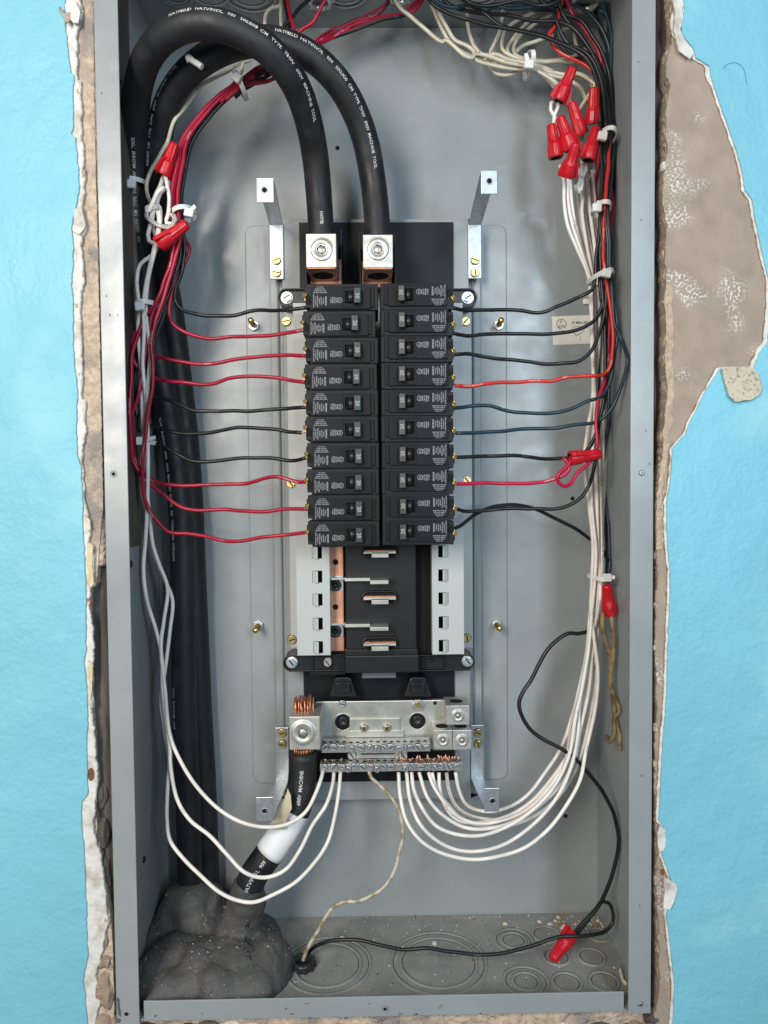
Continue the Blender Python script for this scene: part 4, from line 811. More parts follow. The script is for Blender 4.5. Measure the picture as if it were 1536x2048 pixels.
# ============================================================ branch wires
WR = 0.0019
def wire(name, m, label, pts, r=WR, grp='branch wires'):
    pp = path(pts, 0.0035)
    for i, q in enumerate(pp):      # insulation rests against the sheet metal, never through it
        q.x = max(XL+T_+r+0.0003, min(XR-T_-r-0.0003, q.x)); q.y = min(BK-0.0012-r, q.y); q.z = max(ZF+r+0.0002, q.z)
        if 'connector' not in name and 'neutral' not in name and 2 < i < len(pp)-3: q.x += 0.0008*noise.noise(q*50); q.z += 0.0009*noise.noise(q*50+V((9, 9, 9)))
    b = MB(); b.tube(pp, r, n=9, wob=0.12 if name == 'old_wire' else 0); return tag(b.build(name, m), label, 'wire', grp)
def bare(pts, r=0.0010):
    b = MB(); b.tube(path(pts, 0.002), r, n=6); return b
ZL = (0.293, 200, 500); TD = 0.047
# left column: (breaker row, material, traced part nearest the breaker, bundle continuation upward)
UPR = [(355, 470), (350, 400), (360, 330), (372, 280), (405, 232), (448, 190), (482, 165), (520, 138, 0.075), (560, 125, 0.085), (600, 108, 0.09)]
def up(k, dx, dy, d=0.06, end=0):
    e = [[(660, 70), (705, 42), (752, 30), (776, 0), (780, -30)], [(668, 66), (740, 30), (770, 12), (790, -20)], [(665, 60), (720, 48), (765, 34), (810, 28), (842, 0), (850, -30)], [(670, 72), (715, 46), (752, 38), (790, 32), (830, 20), (858, -25)], [(650, 80), (700, 62), (765, 38), (800, 30), (848, -10)]][end % 5]
    o = []
    for i, q in enumerate(UPR):
        w = 1.0 if i < 6 else (0.6 if i == 6 else 0.8)
        o.append((q[0]+dx*w, q[1]+dy*w*(0.2 if i < 3 else 1))+((q[2],) if len(q) > 2 else (d,) if i == 0 else ()))
    return o+[(x, y+dy*0.3) + ((0.11,) if j == 0 else ()) for j, (x, y) in enumerate(e)]
def zl(pts): return [(200+p[0]*0.293, 500+p[1]*0.293)+tuple(p[2:]) for p in pts]
L = [
 (BLKW, [(1412, 393, TD+.008), (1290, 408, .06), (1180, 410), (1050, 412, .075), (900, 448), (780, 450), (650, 438, .075), (560, 408), (515, 350, .07), (512, 290), (530, 230), (558, 150), (572, 60), (578, 0)], (13, 2, 0.066, 0)),
 (REDW, [(1405, 545, TD), (1290, 560, .055), (1170, 580), (1030, 590), (900, 588, .07), (780, 605), (700, 595), (560, 550, .075), (490, 495), (472, 420), (478, 340), (500, 270, .074), (520, 190), (560, 130), (590, 60), (612, -10)], (12, -4, 0.074, 1)),
 (REDW, [(1412, 722, TD), (1290, 720, .055), (1170, 724), (1000, 738), (800, 770, .07), (650, 775), (500, 752), (370, 725, .078), (310, 700), (272, 668), (290, 560, .08), (340, 450), (390, 380), (440, 300), (480, 180), (520, 60)], (3, 0, 0.076, 2)),
 (REDW, [(1405, 905, TD), (1290, 885, .055), (1170, 868), (1000, 862), (880, 875), (780, 910, .07), (700, 915), (560, 902), (460, 895), (370, 872, .08), (300, 840), (235, 770), (212, 700), (225, 600, .07), (270, 500), (350, 390), (420, 290), (450, 180), (490, 60)], (0, 0, 0.068, 3)),
 (BLKW, [(1400, 1073, TD), (1290, 1080, .055), (1150, 1090), (1000, 1098), (800, 1100, .07), (640, 1095), (560, 1065), (480, 1030), (400, 1005, .082), (330, 985), (312, 930), (320, 850), (350, 700), (395, 560, .078), (440, 420), (465, 320), (500, 230), (548, 100)], (7, 4, 0.075, 4)),
 (BLKW, [(1372, 1247, TD+.002), (1290, 1240, .055), (1180, 1222), (1060, 1215), (930, 1215), (820, 1235, .07), (720, 1250), (600, 1255), (480, 1240), (380, 1210, .082), (300, 1175), (250, 1120), (215, 1040), (190, 900), (195, 800), (240, 680, .085), (300, 560), (370, 440), (440, 340), (490, 240), (535, 100)], (4, 6, 0.08, 2)),
 (BLKW, [(1405, 1418, TD), (1320, 1440, .055), (1180, 1425), (1000, 1418), (800, 1440, .07), (640, 1442), (560, 1410), (450, 1350), (330, 1300, .08), (280, 1240), (268, 1170), (290, 1080), (310, 950, .076), (330, 780), (360, 600), (410, 450), (455, 330), (500, 220), (540, 90)], (9, 1, 0.072, 1)),
 (REDW, [(1432, 1587, TD), (1320, 1575, .055), (1200, 1545), (1130, 1555), (1050, 1580), (980, 1595, .07), (800, 1600), (650, 1605), (480, 1605), (400, 1590), (300, 1530, .074), (240, 1430), (205, 1330), (195, 1240), (215, 1130, .066), (260, 1010), (290, 850), (310, 700), (330, 560, .062), (360, 430), (400, 330), (440, 200), (490, 80)], (-4, 2, 0.058, 0)),
 (REDW, [(1418, 1768, TD), (1280, 1768, .055), (1120, 1785), (980, 1780), (850, 1770, .07), (620, 1775), (520, 1735), (420, 1660), (300, 1560, .07), (240, 1470), (200, 1390), (190, 1280), (200, 1150, .062), (210, 950), (215, 800), (235, 650), (280, 520, .06), (350, 400), (410, 300), (445, 190), (480, 100)], (-7, -2, 0.056, 4)),
 (REDW, [(1432, 1925, TD), (1300, 1940, .055), (1150, 1955), (1050, 1975), (930, 1990), (840, 1985, .07), (700, 1950), (600, 1935), (480, 1925), (400, 1865), (330, 1760, .066), (295, 1640), (290, 1500), (305, 1300, .056), (330, 1100), (355, 950), (358, 780), (352, 620), (375, 500, .052), (420, 370), (465, 220), (510, 60)], (5, -4, 0.055, 3)),
]
for i, (m, pts, (dx, dy, dd, en)) in enumerate(L):
    mid = [(200+p[0]*0.293, 500+p[1]*0.293)+tuple(p[2:]) for p in pts]
    u = up(i, dx, dy, dd, en); u = [q for q in u if q[1] < mid[-1][1]-15]
    colr = 'red' if m is REDW else 'black'
    w = wire('branch_wire', m, f'{colr} insulated wire clamped to the {ORD[i]} breaker {"of" if i in (0, 9) else "from the top in"} the left column', mid+[u[0][:2]+(dd,)]+u[1:], grp='wires into the left breakers')
    x, y = mid[0][:2]; bb = bare([(x-2, y, mid[0][2]), (x+6, y-1, mid[0][2]), (x+12, y-4, mid[0][2]-.001)]); bb.build('bare_end', COPPER, w)
# loose red/black ends looping by the top knockouts
for m, lab, pts in ((REDW, 'red wire dropping straight from the top edge behind the arching cables', [(571, -30, .10), (573, 0), (580, 30), (588, 60), (590, 90), (580, 130), (540, 160, .085), (486, 172, .066), (450, 200)]),
    (REDW, 'red wire curving left from the top plate to the arching cables', [(652, -30, .08), (650, 0), (640, 20), (625, 45), (600, 62), (588, 85), (560, 130, .09), (492, 160, .07), (440, 205)]),
    (BLKW, 'black wire dropping beside the cream wires above the arching cables', [(567, -30, .11), (570, 10), (577, 45), (580, 80), (560, 130), (500, 172, .08), (462, 190)]),
    (BLKW, 'black wire looping left just under the top plate', [(640, -30, .10), (618, 0), (600, 15), (585, 35), (570, 50), (563, 70), (560, 110), (520, 150, .09), (470, 195)]),
    (IVORY, 'ivory wire looping over from the top plate to the arching cables', [(563, -30, .12), (560, 10), (545, 15), (532, 28), (529, 55), (525, 90), (500, 120), (486, 125), (483, 140), (470, 165, .085), (455, 180)]),
    (IVORY, 'thin ivory wire falling beside the black wires at the top edge', [(560, -30, .115), (561, 0), (562, 40), (563, 70), (560, 100, .11)]),
    (IVORY, 'long ivory wire curving down from the cables to the upper left connector', [(505, 112, .10), (480, 125), (455, 142, .08), (430, 155), (405, 170), (385, 195), (365, 222), (350, 240), (340, 265), (335, 285), (315, 320, .07), (300, 345), (293, 370), (296, 395), (305, 408), (315, 400), (320, 385), (325, 368), (326, 350, .062)])):
    wire('loose_wire', m, lab, pts, grp='wires at the top of the box')
# left white wires from the two connectors down to the neutral bar
ZV = (0.1465, 230, 400)
wire('neutral_wire', WHTW, 'white wire of the left trio with the highest sag, ending at the first terminal', [(333, 345, .066), (336, 370), (322, 385, .058), (314, 410), (318, 440, .05), (312, 480), (300, 530), (290, 580), (287, 612), (288, 660, .06), (286, 740), (292, 800), (290, 860), (287, 880), (292, 960), (300, 1040), (306, 1090), (319, 1130), (335, 1175, .09), (328, 1240), (322, 1290), (330, 1380, .07), (340, 1470), (360, 1520, .055), (395, 1575), (440, 1620), (485, 1645, .045), (530, 1654), (575, 1648), (610, 1625), (630, 1590, .06), (643, 1555), (646, 1540, .084)], grp='white wires of the left bundle')
wire('neutral_wire', WHTW, 'white wire of the left trio ending at the second terminal, middle of the three curves', [(327, 350, .064), (320, 372), (310, 395, .055), (316, 415), (320, 450, .05), (310, 500), (298, 550), (292, 600), (293, 640, .06), (300, 700), (294, 800), (296, 900), (295, 1000), (291, 1080), (287, 1140), (294, 1200), (312, 1260, .08), (323, 1310), (325, 1370), (332, 1440), (340, 1500), (341, 1530), (355, 1600, .055), (380, 1640), (420, 1672), (455, 1710), (490, 1745, .035), (530, 1755), (570, 1740), (600, 1700), (625, 1650), (652, 1610, .055), (665, 1570), (668, 1545, .084)], grp='white wires of the left bundle')
wire('neutral_wire', WHTW, 'white wire of the left trio with the lowest sag, ending at the third terminal', [(340, 470, .06), (318, 480, .06), (305, 450), (303, 430, .05), (318, 412), (312, 500, .055), (280, 530), (274, 560), (278, 612), (276, 660, .065), (282, 740), (285, 860), (284, 900), (284, 980), (300, 1060), (308, 1110), (330, 1160, .10), (345, 1200), (340, 1260), (330, 1340), (322, 1395), (328, 1450), (338, 1520), (336, 1560), (334, 1640, .06), (340, 1680), (365, 1715), (400, 1750), (440, 1785, .03), (480, 1802), (510, 1804), (545, 1790), (590, 1765), (625, 1730), (655, 1685, .04), (670, 1630), (678, 1580), (681, 1545, .084)], grp='white wires of the left bundle')
wire('loose_wire', WHTW, 'white loop hanging from the upper left connector', [(330, 350, .058), (335, 372), (338, 400), (336, 430), (331, 445, .052), (345, 448), (352, 440), (349, 432), (340, 430, .056)], grp='wires at the left connectors')
wire('loose_wire', WHTW, 'grey white curl looping between the two left connectors', [(328, 375, .05), (315, 385), (305, 405), (294, 425, .045), (292, 415), (300, 412), (310, 412), (318, 412, .054)], grp='wires at the left connectors', r=0.0021)
wire('loose_wire', PRNW, 'ivory curl tied below the upper left connector', [(318, 412, .047), (305, 416), (294, 422), (292, 432), (305, 444), (320, 452, .046), (335, 455), (345, 450), (350, 440), (346, 430, .05)], grp='wires at the left connectors', r=0.0021)
wire('loose_wire', WHTW, 'white twist feeding the lower left connector', [(310, 412, .052), (300, 450, .052), (296, 470), (298, 482), (306, 486), (318, 490, .052)], grp='wires at the left connectors', r=0.0021)
wire('loose_wire', REDW, 'red wire hooking around into the lower left connector', [(354, 500, .07), (358, 460), (356, 436), (347, 426), (334, 425), (330, 440, .064), (333, 455)], grp='wires at the left connectors', r=0.0021)
# right column
ZR = (0.293, 880, 500)
def zr(pts): return [(880+p[0]*0.293, 500+p[1]*0.293)+tuple(p[2:]) for p in pts]
TR = .047
RT_ = {
 'a': [(1205, 440), (1212, 380), (1216, 300), (1218, 230), (1212, 190, .09), (1200, 140), (1180, 100), (1150, 60), (1120, 45), (1060, 40), (1010, 30), (950, 25, .10), (900, 10), (870, -20)],
 'b': [(1202, 440), (1208, 360), (1212, 280), (1208, 200, .085), (1195, 140), (1170, 105), (1120, 85), (1060, 65), (1000, 55), (940, 42, .09), (900, 28), (862, 5), (850, -30)],
 'c': [(1208, 430), (1216, 340), (1222, 260), (1222, 180, .10), (1214, 130), (1190, 80), (1160, 40), (1120, 25), (1080, 0), (1060, -30)],
 'd': [(1212, 430), (1220, 350), (1228, 270), (1232, 180, .11), (1228, 100), (1218, 50), (1205, 10), (1195, -30)],
 'e': [(1216, 420), (1224, 340), (1232, 260), (1236, 190, .12), (1234, 120), (1224, 60), (1206, 25), (1170, 8), (1130, 14), (1080, 20), (1040, 12), (980, 8), (940, -25)],
 'f': [(1200, 440), (1204, 360), (1200, 280), (1198, 220, .08), (1190, 150), (1170, 115), (1140, 95), (1090, 75), (1040, 62), (1000, 50, .09), (965, 24), (940, 10), (900, -25)],
 'g': [(1206, 420), (1208, 340), (1206, 260), (1202, 200, .095), (1190, 150), (1160, 110), (1130, 80), (1115, 50), (1108, 20), (1100, -20)],
 'o': [(1205, 470), (1212, 380), (1218, 300), (1214, 220, .09), (1200, 160), (1185, 142), (1170, 130), (1150, 120), (1120, 105), (1102, 85), (1098, 68), (1108, 55, .10), (1118, 30), (1125, -10)],
}
Rw = [
 (BLKW, [(90, 396, TR+.006), (170, 412, .06), (300, 410), (450, 408, .07), (560, 418), (640, 430), (720, 422), (800, 390), (900, 345), (980, 305, .075), (1040, 265), (1058, 200), (1062, 100), (1068, 0)], 'b', 'black'),
 (BLKW, [(90, 568, TR+.004), (190, 588, .06), (300, 575), (450, 568, .07), (650, 572), (800, 570), (900, 555), (1000, 520, .075), (1070, 460), (1110, 350), (1112, 200), (1100, 0)], 'a', 'black'),
 (BLKW, [(100, 712, TR), (200, 712, .055), (320, 730), (450, 748, .065), (600, 760), (720, 780), (850, 772), (950, 755), (1020, 700, .068), (1075, 600), (1118, 450), (1135, 300), (1120, 100), (1100, -60)], 'f', 'black'),
 (ORW, [(104, 925, TR), (200, 930, .055), (330, 910), (480, 905, .065), (620, 895), (760, 893), (880, 868), (1000, 862), (1110, 850, .064), (1160, 800), (1180, 680), (1175, 500), (1150, 300), (1122, 150), (1110, -40)], 'o', 'orange-red'),
 (TEALW, [(85, 1078, TR), (160, 1075, .055), (260, 1060), (350, 1065), (450, 1095, .065), (600, 1115), (760, 1115), (880, 1090), (1000, 1035), (1100, 1000, .07), (1160, 900), (1195, 700), (1212, 550), (1190, 350), (1155, 200), (1145, 0)], 'd', 'dark teal'),
 (TEALW, [(106, 1250, TR), (250, 1248, .055), (420, 1240), (550, 1222, .065), (750, 1215), (950, 1190), (1080, 1170, .072), (1170, 1080), (1240, 930, .062), (1280, 750, .054), (1240, 620, .066), (1190, 500), (1180, 350), (1160, 150), (1158, 0)], 'e', 'dark teal'),
 (BLKW, [(82, 1415, TR), (250, 1412, .055), (330, 1405), (500, 1402, .065), (600, 1415), (700, 1425), (830, 1422), (920, 1415), (1000, 1370, .088), (1050, 1290), (1090, 1150), (1130, 1000), (1140, 800), (1130, 500), (1095, 300), (1085, 100), (1085, 0)], 'c', 'black'),
 (MAGW, [(80, 1598, TR), (250, 1590, .055), (420, 1592, .06), (600, 1592), (720, 1580), (800, 1555), (850, 1535, .05), (880, 1500), (882, 1470), (862, 1440), (838, 1418, .05)], None, 'magenta red'),
 (BLKW, [(100, 1765, TR), (180, 1782, .055), (300, 1778), (450, 1765, .065), (650, 1768), (780, 1768), (880, 1745), (960, 1690), (1020, 1600, .07), (1055, 1480, .062), (1066, 1400, .062), (1084, 1200, .075), (1120, 1000), (1130, 750), (1120, 450), (1100, 200), (1090, 0)], 'g', 'black'),
 (BLKW, [(80, 1915, TR), (150, 1870, .055), (250, 1800), (350, 1755, .075), (480, 1738), (600, 1750), (680, 1780), (760, 1820), (900, 1890), (1010, 1965, .11), (1100, 2040), (1150, 2120)], None, 'black'),
]
for i, (m, pts, k, colr) in enumerate(Rw):
    mid = zr(pts)
    if k:
        t_ = [q for q in RT_[k] if q[1] < mid[-1][1]-25]; mid = mid+[t_[0][:2]+(0.07,)]+t_[1:]
    w = wire('branch_wire', m, f'{colr} insulated wire clamped to the {ORD[i]} breaker {"of" if i in (0, 9) else "from the top in"} the right column', mid, grp='wires into the right breakers')
    x, y = mid[0][:2]; bare([(x+2, y, mid[0][2]), (x-5, y-1, mid[0][2]), (x-11, y-3, mid[0][2]-.001)]).build('bare_end', COPPER if i % 3 else ZINC, w)
for m, lab, pts in (
    (MAGW, 'magenta red wire looping from the right side connector up into the bundle', [(1142, 914, .052), (1140, 925), (1126, 940), (1116, 950, .046), (1118, 965), (1130, 972), (1142, 966), (1155, 945), (1172, 930), (1186, 915, .06), (1194, 895), (1192, 850), (1197, 800), (1210, 760), (1216, 700), (1218, 640, .08), (1215, 560), (1218, 480), (1224, 400), (1212, 340), (1212, 260, .1)]),
    (REDW, 'crimson wire dropping from the top right knockout into the right bundle', [(1135, -30, .10), (1137, 10), (1150, 35), (1168, 58), (1185, 82), (1198, 110), (1206, 150, .11), (1212, 220), (1216, 320), (1212, 420, .1)]),
    (TEALW, 'dark teal wire crossing the top edge from the centre to the right bundle', [(850, -30, .09), (875, 5), (905, 15), (940, 10), (958, 8), (970, 25), (985, 15), (1020, 18), (1060, 15), (1110, 4), (1150, 10), (1190, 40), (1215, 85), (1222, 140, .115), (1226, 220), (1226, 330), (1216, 430)]),
    (BLKW, 'black wire snaking along the top edge above the cream bundle', [(905, -30, .08), (940, 5), (965, 12), (990, 10), (1040, 2), (1080, 12), (1120, 0), (1140, -30)]),
    (BLKW, 'black wire falling steeply beside the crimson one at upper right', [(1118, -30, .095), (1122, 20), (1140, 50), (1172, 90), (1200, 130), (1214, 180, .105), (1220, 260), (1226, 360), (1214, 470)]),
    (BLKW, 'black wire behind the orange-red loop at upper right', [(1110, 40, .11), (1108, 60), (1116, 85), (1140, 110), (1180, 130), (1205, 150, .12), (1222, 200), (1230, 300), (1224, 420)]),
    (TEALW, 'rightmost dark teal wire hugging the right wall of the box', [(1204, -30, .12), (1218, 20), (1230, 70), (1236, 130), (1240, 200), (1240, 300), (1238, 380), (1230, 440), (1222, 520, .11), (1232, 640), (1225, 800), (1210, 900), (1207, 1000, .12), (1214, 1100), (1214, 1172, .115)]),
    (BLKW, 'black wire at the back of the right bundle running down to the waist tie', [(1180, -30, .13), (1200, 60), (1222, 120), (1232, 200), (1232, 320), (1222, 430), (1206, 540, .11), (1194, 620), (1195, 700), (1197, 780), (1192, 850), (1180, 900)])):
    wire('bundle_wire', m, lab, pts, grp='wires of the right bundle')
# cream wires crossing the upper right
CW = [
 ('cream wire kinked sharply where it leaves the top edge, leftmost of the cream ones', [(776, -30, .10), (800, 15), (820, 32), (850, 58), (870, 75), (884, 84), (892, 80), (905, 90), (930, 112), (945, 116), (950, 108), (975, 112), (1010, 124), (1056, 134, .095), (1090, 150), (1120, 172, .09), (1140, 195)]),
 ('cream wire with black lettering diving into the big white tie', [(848, -30, .11), (868, 20), (885, 60), (900, 85), (925, 105), (950, 115), (990, 108), (1015, 118), (1058, 130, .098), (1100, 160), (1125, 180, .09), (1150, 230), (1160, 300, .11)]),
 ('cream wire beside the lettered one, with a wavy hump before the tie', [(855, -30, .105), (874, 18), (892, 52), (910, 80), (935, 92), (948, 104), (950, 118, .1), (985, 130), (1030, 138), (1058, 138, .1), (1085, 150), (1105, 170), (1122, 190)]),
 ('cream wire hanging from the top edge and merging left of the tie', [(934, -30, .12), (934, 20), (937, 60), (950, 95), (962, 108), (975, 125), (990, 145), (1010, 150), (1030, 146), (1056, 138, .105), (1090, 148), (1130, 158), (1160, 175), (1172, 200)]),
 ('cream wire falling almost straight to the knot left of the tie', [(1012, -30, .12), (1006, 20), (1000, 60), (985, 95), (980, 112), (1000, 135), (1030, 130), (1058, 126, .108), (1095, 142), (1130, 150), (1175, 160), (1188, 180), (1186, 205)]),
 ('cream wire arching from the upper right knockout, outermost arch', [(1105, 15, .13), (1078, 22), (1040, 38), (1012, 58), (1004, 80), (1006, 100), (1030, 115), (1058, 120, .112), (1085, 124), (1120, 122), (1150, 126)]),
 ('cream wire arching tightly into the tie, second arch', [(1110, 20, .135), (1080, 28), (1055, 45), (1030, 72), (1015, 98), (1020, 110), (1050, 122, .114), (1090, 136), (1118, 150), (1160, 178), (1175, 208)]),
 ('cream wire arching tightly into the tie, third arch', [(1122, 20, .135), (1090, 35), (1060, 55), (1035, 78), (1027, 100), (1034, 112), (1056, 118, .116), (1090, 122), (1130, 118), (1160, 108)]),
 ('cream wire running right from the tie across to the loop behind the black wires', [(1032, 104, .12), (1045, 92), (1075, 82), (1110, 68), (1128, 58), (1146, 55), (1150, 80, .125), (1158, 100), (1176, 98), (1188, 105)]),
 ('cream wire doubling back between two connectors', [(1124, 158, .10), (1150, 146), (1180, 160), (1190, 168), (1178, 190), (1166, 208), (1158, 222), (1160, 250)]),
]
for lab, pts in CW: wire('neutral_wire', IVORY, lab, pts, r=0.0020, grp='cream wires at upper right')
for lab, pts in (('white wire looping left out of the highest right connector', [(1112, 200, .085), (1102, 206), (1101, 220), (1108, 232), (1112, 242), (1118, 255, .09)]), ('white wire falling from the highest right connector to the leftmost one', [(1117, 200, .085), (1116, 215), (1109, 230), (1107, 250), (1104, 262, .09)]),
    ('dirty white wire twisted between the right-hand connectors', [(1143, 206, .10), (1147, 215), (1158, 240), (1165, 270), (1160, 300), (1165, 330), (1160, 360, .1)]),
    ('white wire bow under the lowest connectors', [(1170, 325, .085), (1172, 340), (1160, 360), (1155, 372), (1160, 385), (1164, 370), (1162, 345), (1166, 328, .085)]),
    ('grey white wire hooking up behind the lowest connectors', [(1190, 325, .1), (1188, 345), (1175, 355), (1162, 352), (1155, 335, .1)])):
    wire('connector_wire', WHTW, lab, pts, grp='wires at the right connectors')
# white neutrals of the right bundle, from connectors to the lower strip
def nw(lab, top, mid, low, m=WHTW): wire('neutral_wire', m, lab, top+mid+low, grp='white wires of the right bundle')
NW = [
 ('outermost and lowest white curve of the right bundle', [(1120, 330, .085), (1128, 360), (1128, 400), (1135, 450), (1155, 500), (1176, 550, .09), (1182, 620)], [(1186, 720), (1185, 800), (1175, 860), (1168, 930, .09), (1178, 1010), (1186, 1090), (1184, 1155, .085), (1182, 1230), (1190, 1290), (1196, 1350)], [(1190, 1420), (1172, 1500, .07), (1160, 1560), (1130, 1615), (1095, 1660), (1050, 1695, .055), (1000, 1712), (950, 1719), (905, 1713), (865, 1698), (835, 1675, .05), (812, 1640), (800, 1590), (797, 1545, .084)], WHTW),
 ('printed white wire just inside the lowest curve', [(1140, 360, .09), (1145, 420), (1158, 480), (1178, 540, .1)], [(1188, 650), (1188, 800, .1), (1185, 900), (1190, 1010), (1196, 1100), (1200, 1155, .09), (1200, 1200), (1185, 1270), (1175, 1320)], [(1160, 1400), (1155, 1470, .075), (1140, 1540), (1110, 1600), (1065, 1650), (1010, 1688, .06), (960, 1702), (915, 1700), (872, 1680), (838, 1645, .055), (820, 1600), (813, 1545, .084)], WHTW),
 ('third white curve from below in the right bundle', [(1135, 355, .09), (1136, 400), (1145, 450), (1165, 510, .09), (1180, 560)], [(1184, 700), (1190, 840, .09), (1182, 930), (1184, 1020), (1192, 1100), (1190, 1155, .085), (1184, 1220), (1178, 1290)], [(1165, 1370), (1150, 1440, .07), (1138, 1510), (1110, 1570), (1065, 1620), (1010, 1655, .06), (960, 1671), (910, 1668), (870, 1650), (842, 1612, .06), (828, 1580), (823, 1545, .084)], WHTW),
 ('white wire curving just above the third one', [(1165, 340, .1), (1168, 380), (1164, 420), (1172, 480), (1185, 560, .1)], [(1190, 700), (1186, 820, .1), (1190, 920), (1194, 1020), (1196, 1155, .09), (1192, 1230), (1184, 1310)], [(1178, 1380), (1160, 1460, .08), (1148, 1520), (1120, 1570), (1080, 1610), (1030, 1642, .07), (980, 1657), (930, 1655), (885, 1630), (855, 1595, .07), (838, 1545, .084)], WHTW),
 ('white wire crossing over its neighbour in front of the lower strip', [(1160, 360, .11), (1170, 440), (1188, 540, .11)], [(1195, 680), (1192, 850, .11), (1196, 980), (1199, 1100), (1198, 1155, .095), (1196, 1230), (1190, 1310)], [(1170, 1390), (1150, 1470, .085), (1130, 1530), (1090, 1585), (1050, 1622), (1000, 1642, .075), (950, 1646), (915, 1632), (885, 1600, .07), (866, 1570), (857, 1545, .084)], WHTW),
 ('white wire with a straight drop from the strip before it turns right', [(1175, 350, .11), (1180, 420), (1192, 520, .11)], [(1198, 680), (1178, 860, .105), (1172, 960), (1186, 1060), (1193, 1155, .09), (1189, 1230), (1186, 1300)], [(1175, 1380), (1155, 1450, .085), (1140, 1500), (1105, 1555), (1060, 1605), (1015, 1632, .08), (960, 1645), (915, 1640), (892, 1615, .075), (880, 1580), (878, 1545, .084)], WHTW),
 ('black-lettered white wire, topmost of the long curves', [(1178, 350, .115), (1186, 430), (1196, 520, .115)], [(1200, 640), (1196, 800, .11), (1200, 950), (1203, 1060), (1204, 1155, .09), (1200, 1200), (1190, 1250), (1178, 1290)], [(1168, 1350), (1158, 1400, .075), (1143, 1450), (1134, 1510), (1118, 1560), (1080, 1590), (1050, 1618), (1010, 1638, .085), (950, 1634), (915, 1615), (898, 1580, .08), (893, 1545, .084)], PRNW),
 ('white wire leaving the bundle early and sweeping behind the lower right bracket', [(1185, 340, .12), (1192, 440), (1198, 540, .12)], [(1204, 700), (1206, 900, .115), (1200, 1050), (1188, 1155, .09), (1180, 1230), (1174, 1300)], [(1160, 1370), (1145, 1430, .09), (1120, 1500), (1090, 1545), (1060, 1585), (1030, 1608), (990, 1622, .09), (955, 1620), (932, 1608), (918, 1580, .085), (911, 1545, .084)], WHTW),
 ('whitish wire with a shallow curve ending under the small lugs', [(1150, 370, .11), (1160, 440), (1180, 520, .115)], [(1200, 700), (1210, 880, .12), (1205, 1040), (1199, 1155, .1), (1196, 1230), (1192, 1320)], [(1186, 1400), (1170, 1480, .09), (1150, 1540), (1120, 1590), (1080, 1625), (1030, 1648, .082), (975, 1652), (930, 1642), (898, 1612, .08), (872, 1575), (864, 1545, .084)], WHTW),
]
for lab, a, b_, c_, m in NW: nw(lab, a, b_, c_, m)
b = MB(); random.seed(11)
for x in (650, 667, 685, 742, 797, 808, 822, 836, 843, 857, 868, 880, 893, 900, 913):     # splayed copper at the terminal tops
    for k in range(random.choice((3, 4, 6)) if x > 790 else 2):
        q = P(x+random.uniform(-4, 4), 1522, .087); hgt = random.uniform(.002, .0065) if x > 790 else random.uniform(.001, .003)
        b.tube([q+V((0, .001*k, -.001)), q+V((random.uniform(-.0012, .0012), .001*k-0.001, hgt))], 0.0007, n=5)
tag(b.build('bare_wire_ends', COPPER, nt_), kind='stuff')
# other loose wires
wire('ground_wire', DIRTYW, 'dirty cream wire hanging from the lower strip to the bushing in the floor', [(738, 1540, .086), (742, 1555), (758, 1570), (778, 1588, .085), (795, 1615), (804, 1645), (806, 1670), (798, 1705), (790, 1738), (775, 1765), (745, 1790, .07), (715, 1802), (690, 1804), (668, 1812), (652, 1832), (638, 1858), (624, 1880), (612, 1902, .075), (606, 1925, .08)], grp='loose wires low in the box')
wire('loose_wire', BLKW, 'long black wire winding from the right bundle down to the foot connector', [(1205, 1245, .10), (1190, 1255), (1175, 1263, .095), (1155, 1268), (1135, 1268), (1100, 1293, .085), (1080, 1325), (1062, 1360), (1045, 1385), (1038, 1405), (1043, 1430), (1060, 1458, .08), (1090, 1480), (1120, 1496), (1145, 1512), (1162, 1530), (1183, 1555), (1208, 1588), (1226, 1622), (1235, 1660), (1237, 1690), (1230, 1730), (1216, 1772, .07), (1200, 1808), (1180, 1835), (1160, 1860), (1148, 1876, .075)], r=0.0021, grp='loose wires low in the box')
wire('loose_wire', BLKW, 'black wire lying across the box floor from the bushing to the foot connector', [(610, 1930, .085), (618, 1905, .085), (640, 1888), (680, 1880), (720, 1880), (760, 1890, .07), (800, 1898), (850, 1896), (895, 1902), (940, 1908, .06), (985, 1909), (1030, 1900), (1075, 1888), (1110, 1876), (1150, 1872, .06), (1185, 1870), (1210, 1862), (1225, 1845, .07), (1226, 1825), (1218, 1806), (1205, 1802), (1190, 1820), (1170, 1842), (1152, 1862), (1143, 1874, .075)], r=0.0019, grp='loose wires low in the box')
wire('loose_wire', TEALW, 'dark teal wire coming down behind the white bundle into the conical connector', [(1195, 850, .125), (1205, 940), (1215, 1040), (1222, 1090), (1218, 1140), (1216, 1175, .105)], grp='loose wires low in the box')
wire('old_wire', BROWNW, 'old brown cloth wire hanging from the right wall connector, ending in a hook', [(1222, 1225, .080), (1226, 1260), (1227, 1300), (1222, 1350), (1226, 1385), (1240, 1418), (1243, 1424), (1230, 1432), (1228, 1455), (1226, 1475), (1218, 1484), (1213, 1480), (1216, 1472, .075)], r=0.0024, grp='old brown wires')
wire('old_wire', BROWNW, 'darker old brown wire twisted beside the hooked one', [(1205, 1225, .085), (1206, 1260), (1220, 1310), (1221, 1360), (1226, 1400), (1232, 1440), (1240, 1475), (1243, 1500, .075)], r=0.0024, grp='old brown wires')
wire('connector_wire', REDW, 'red wire glimpsed behind the black bundle under the connectors', [(1200, 300, .12), (1196, 340), (1190, 380), (1194, 400, .12)], grp='wires at the right connectors')
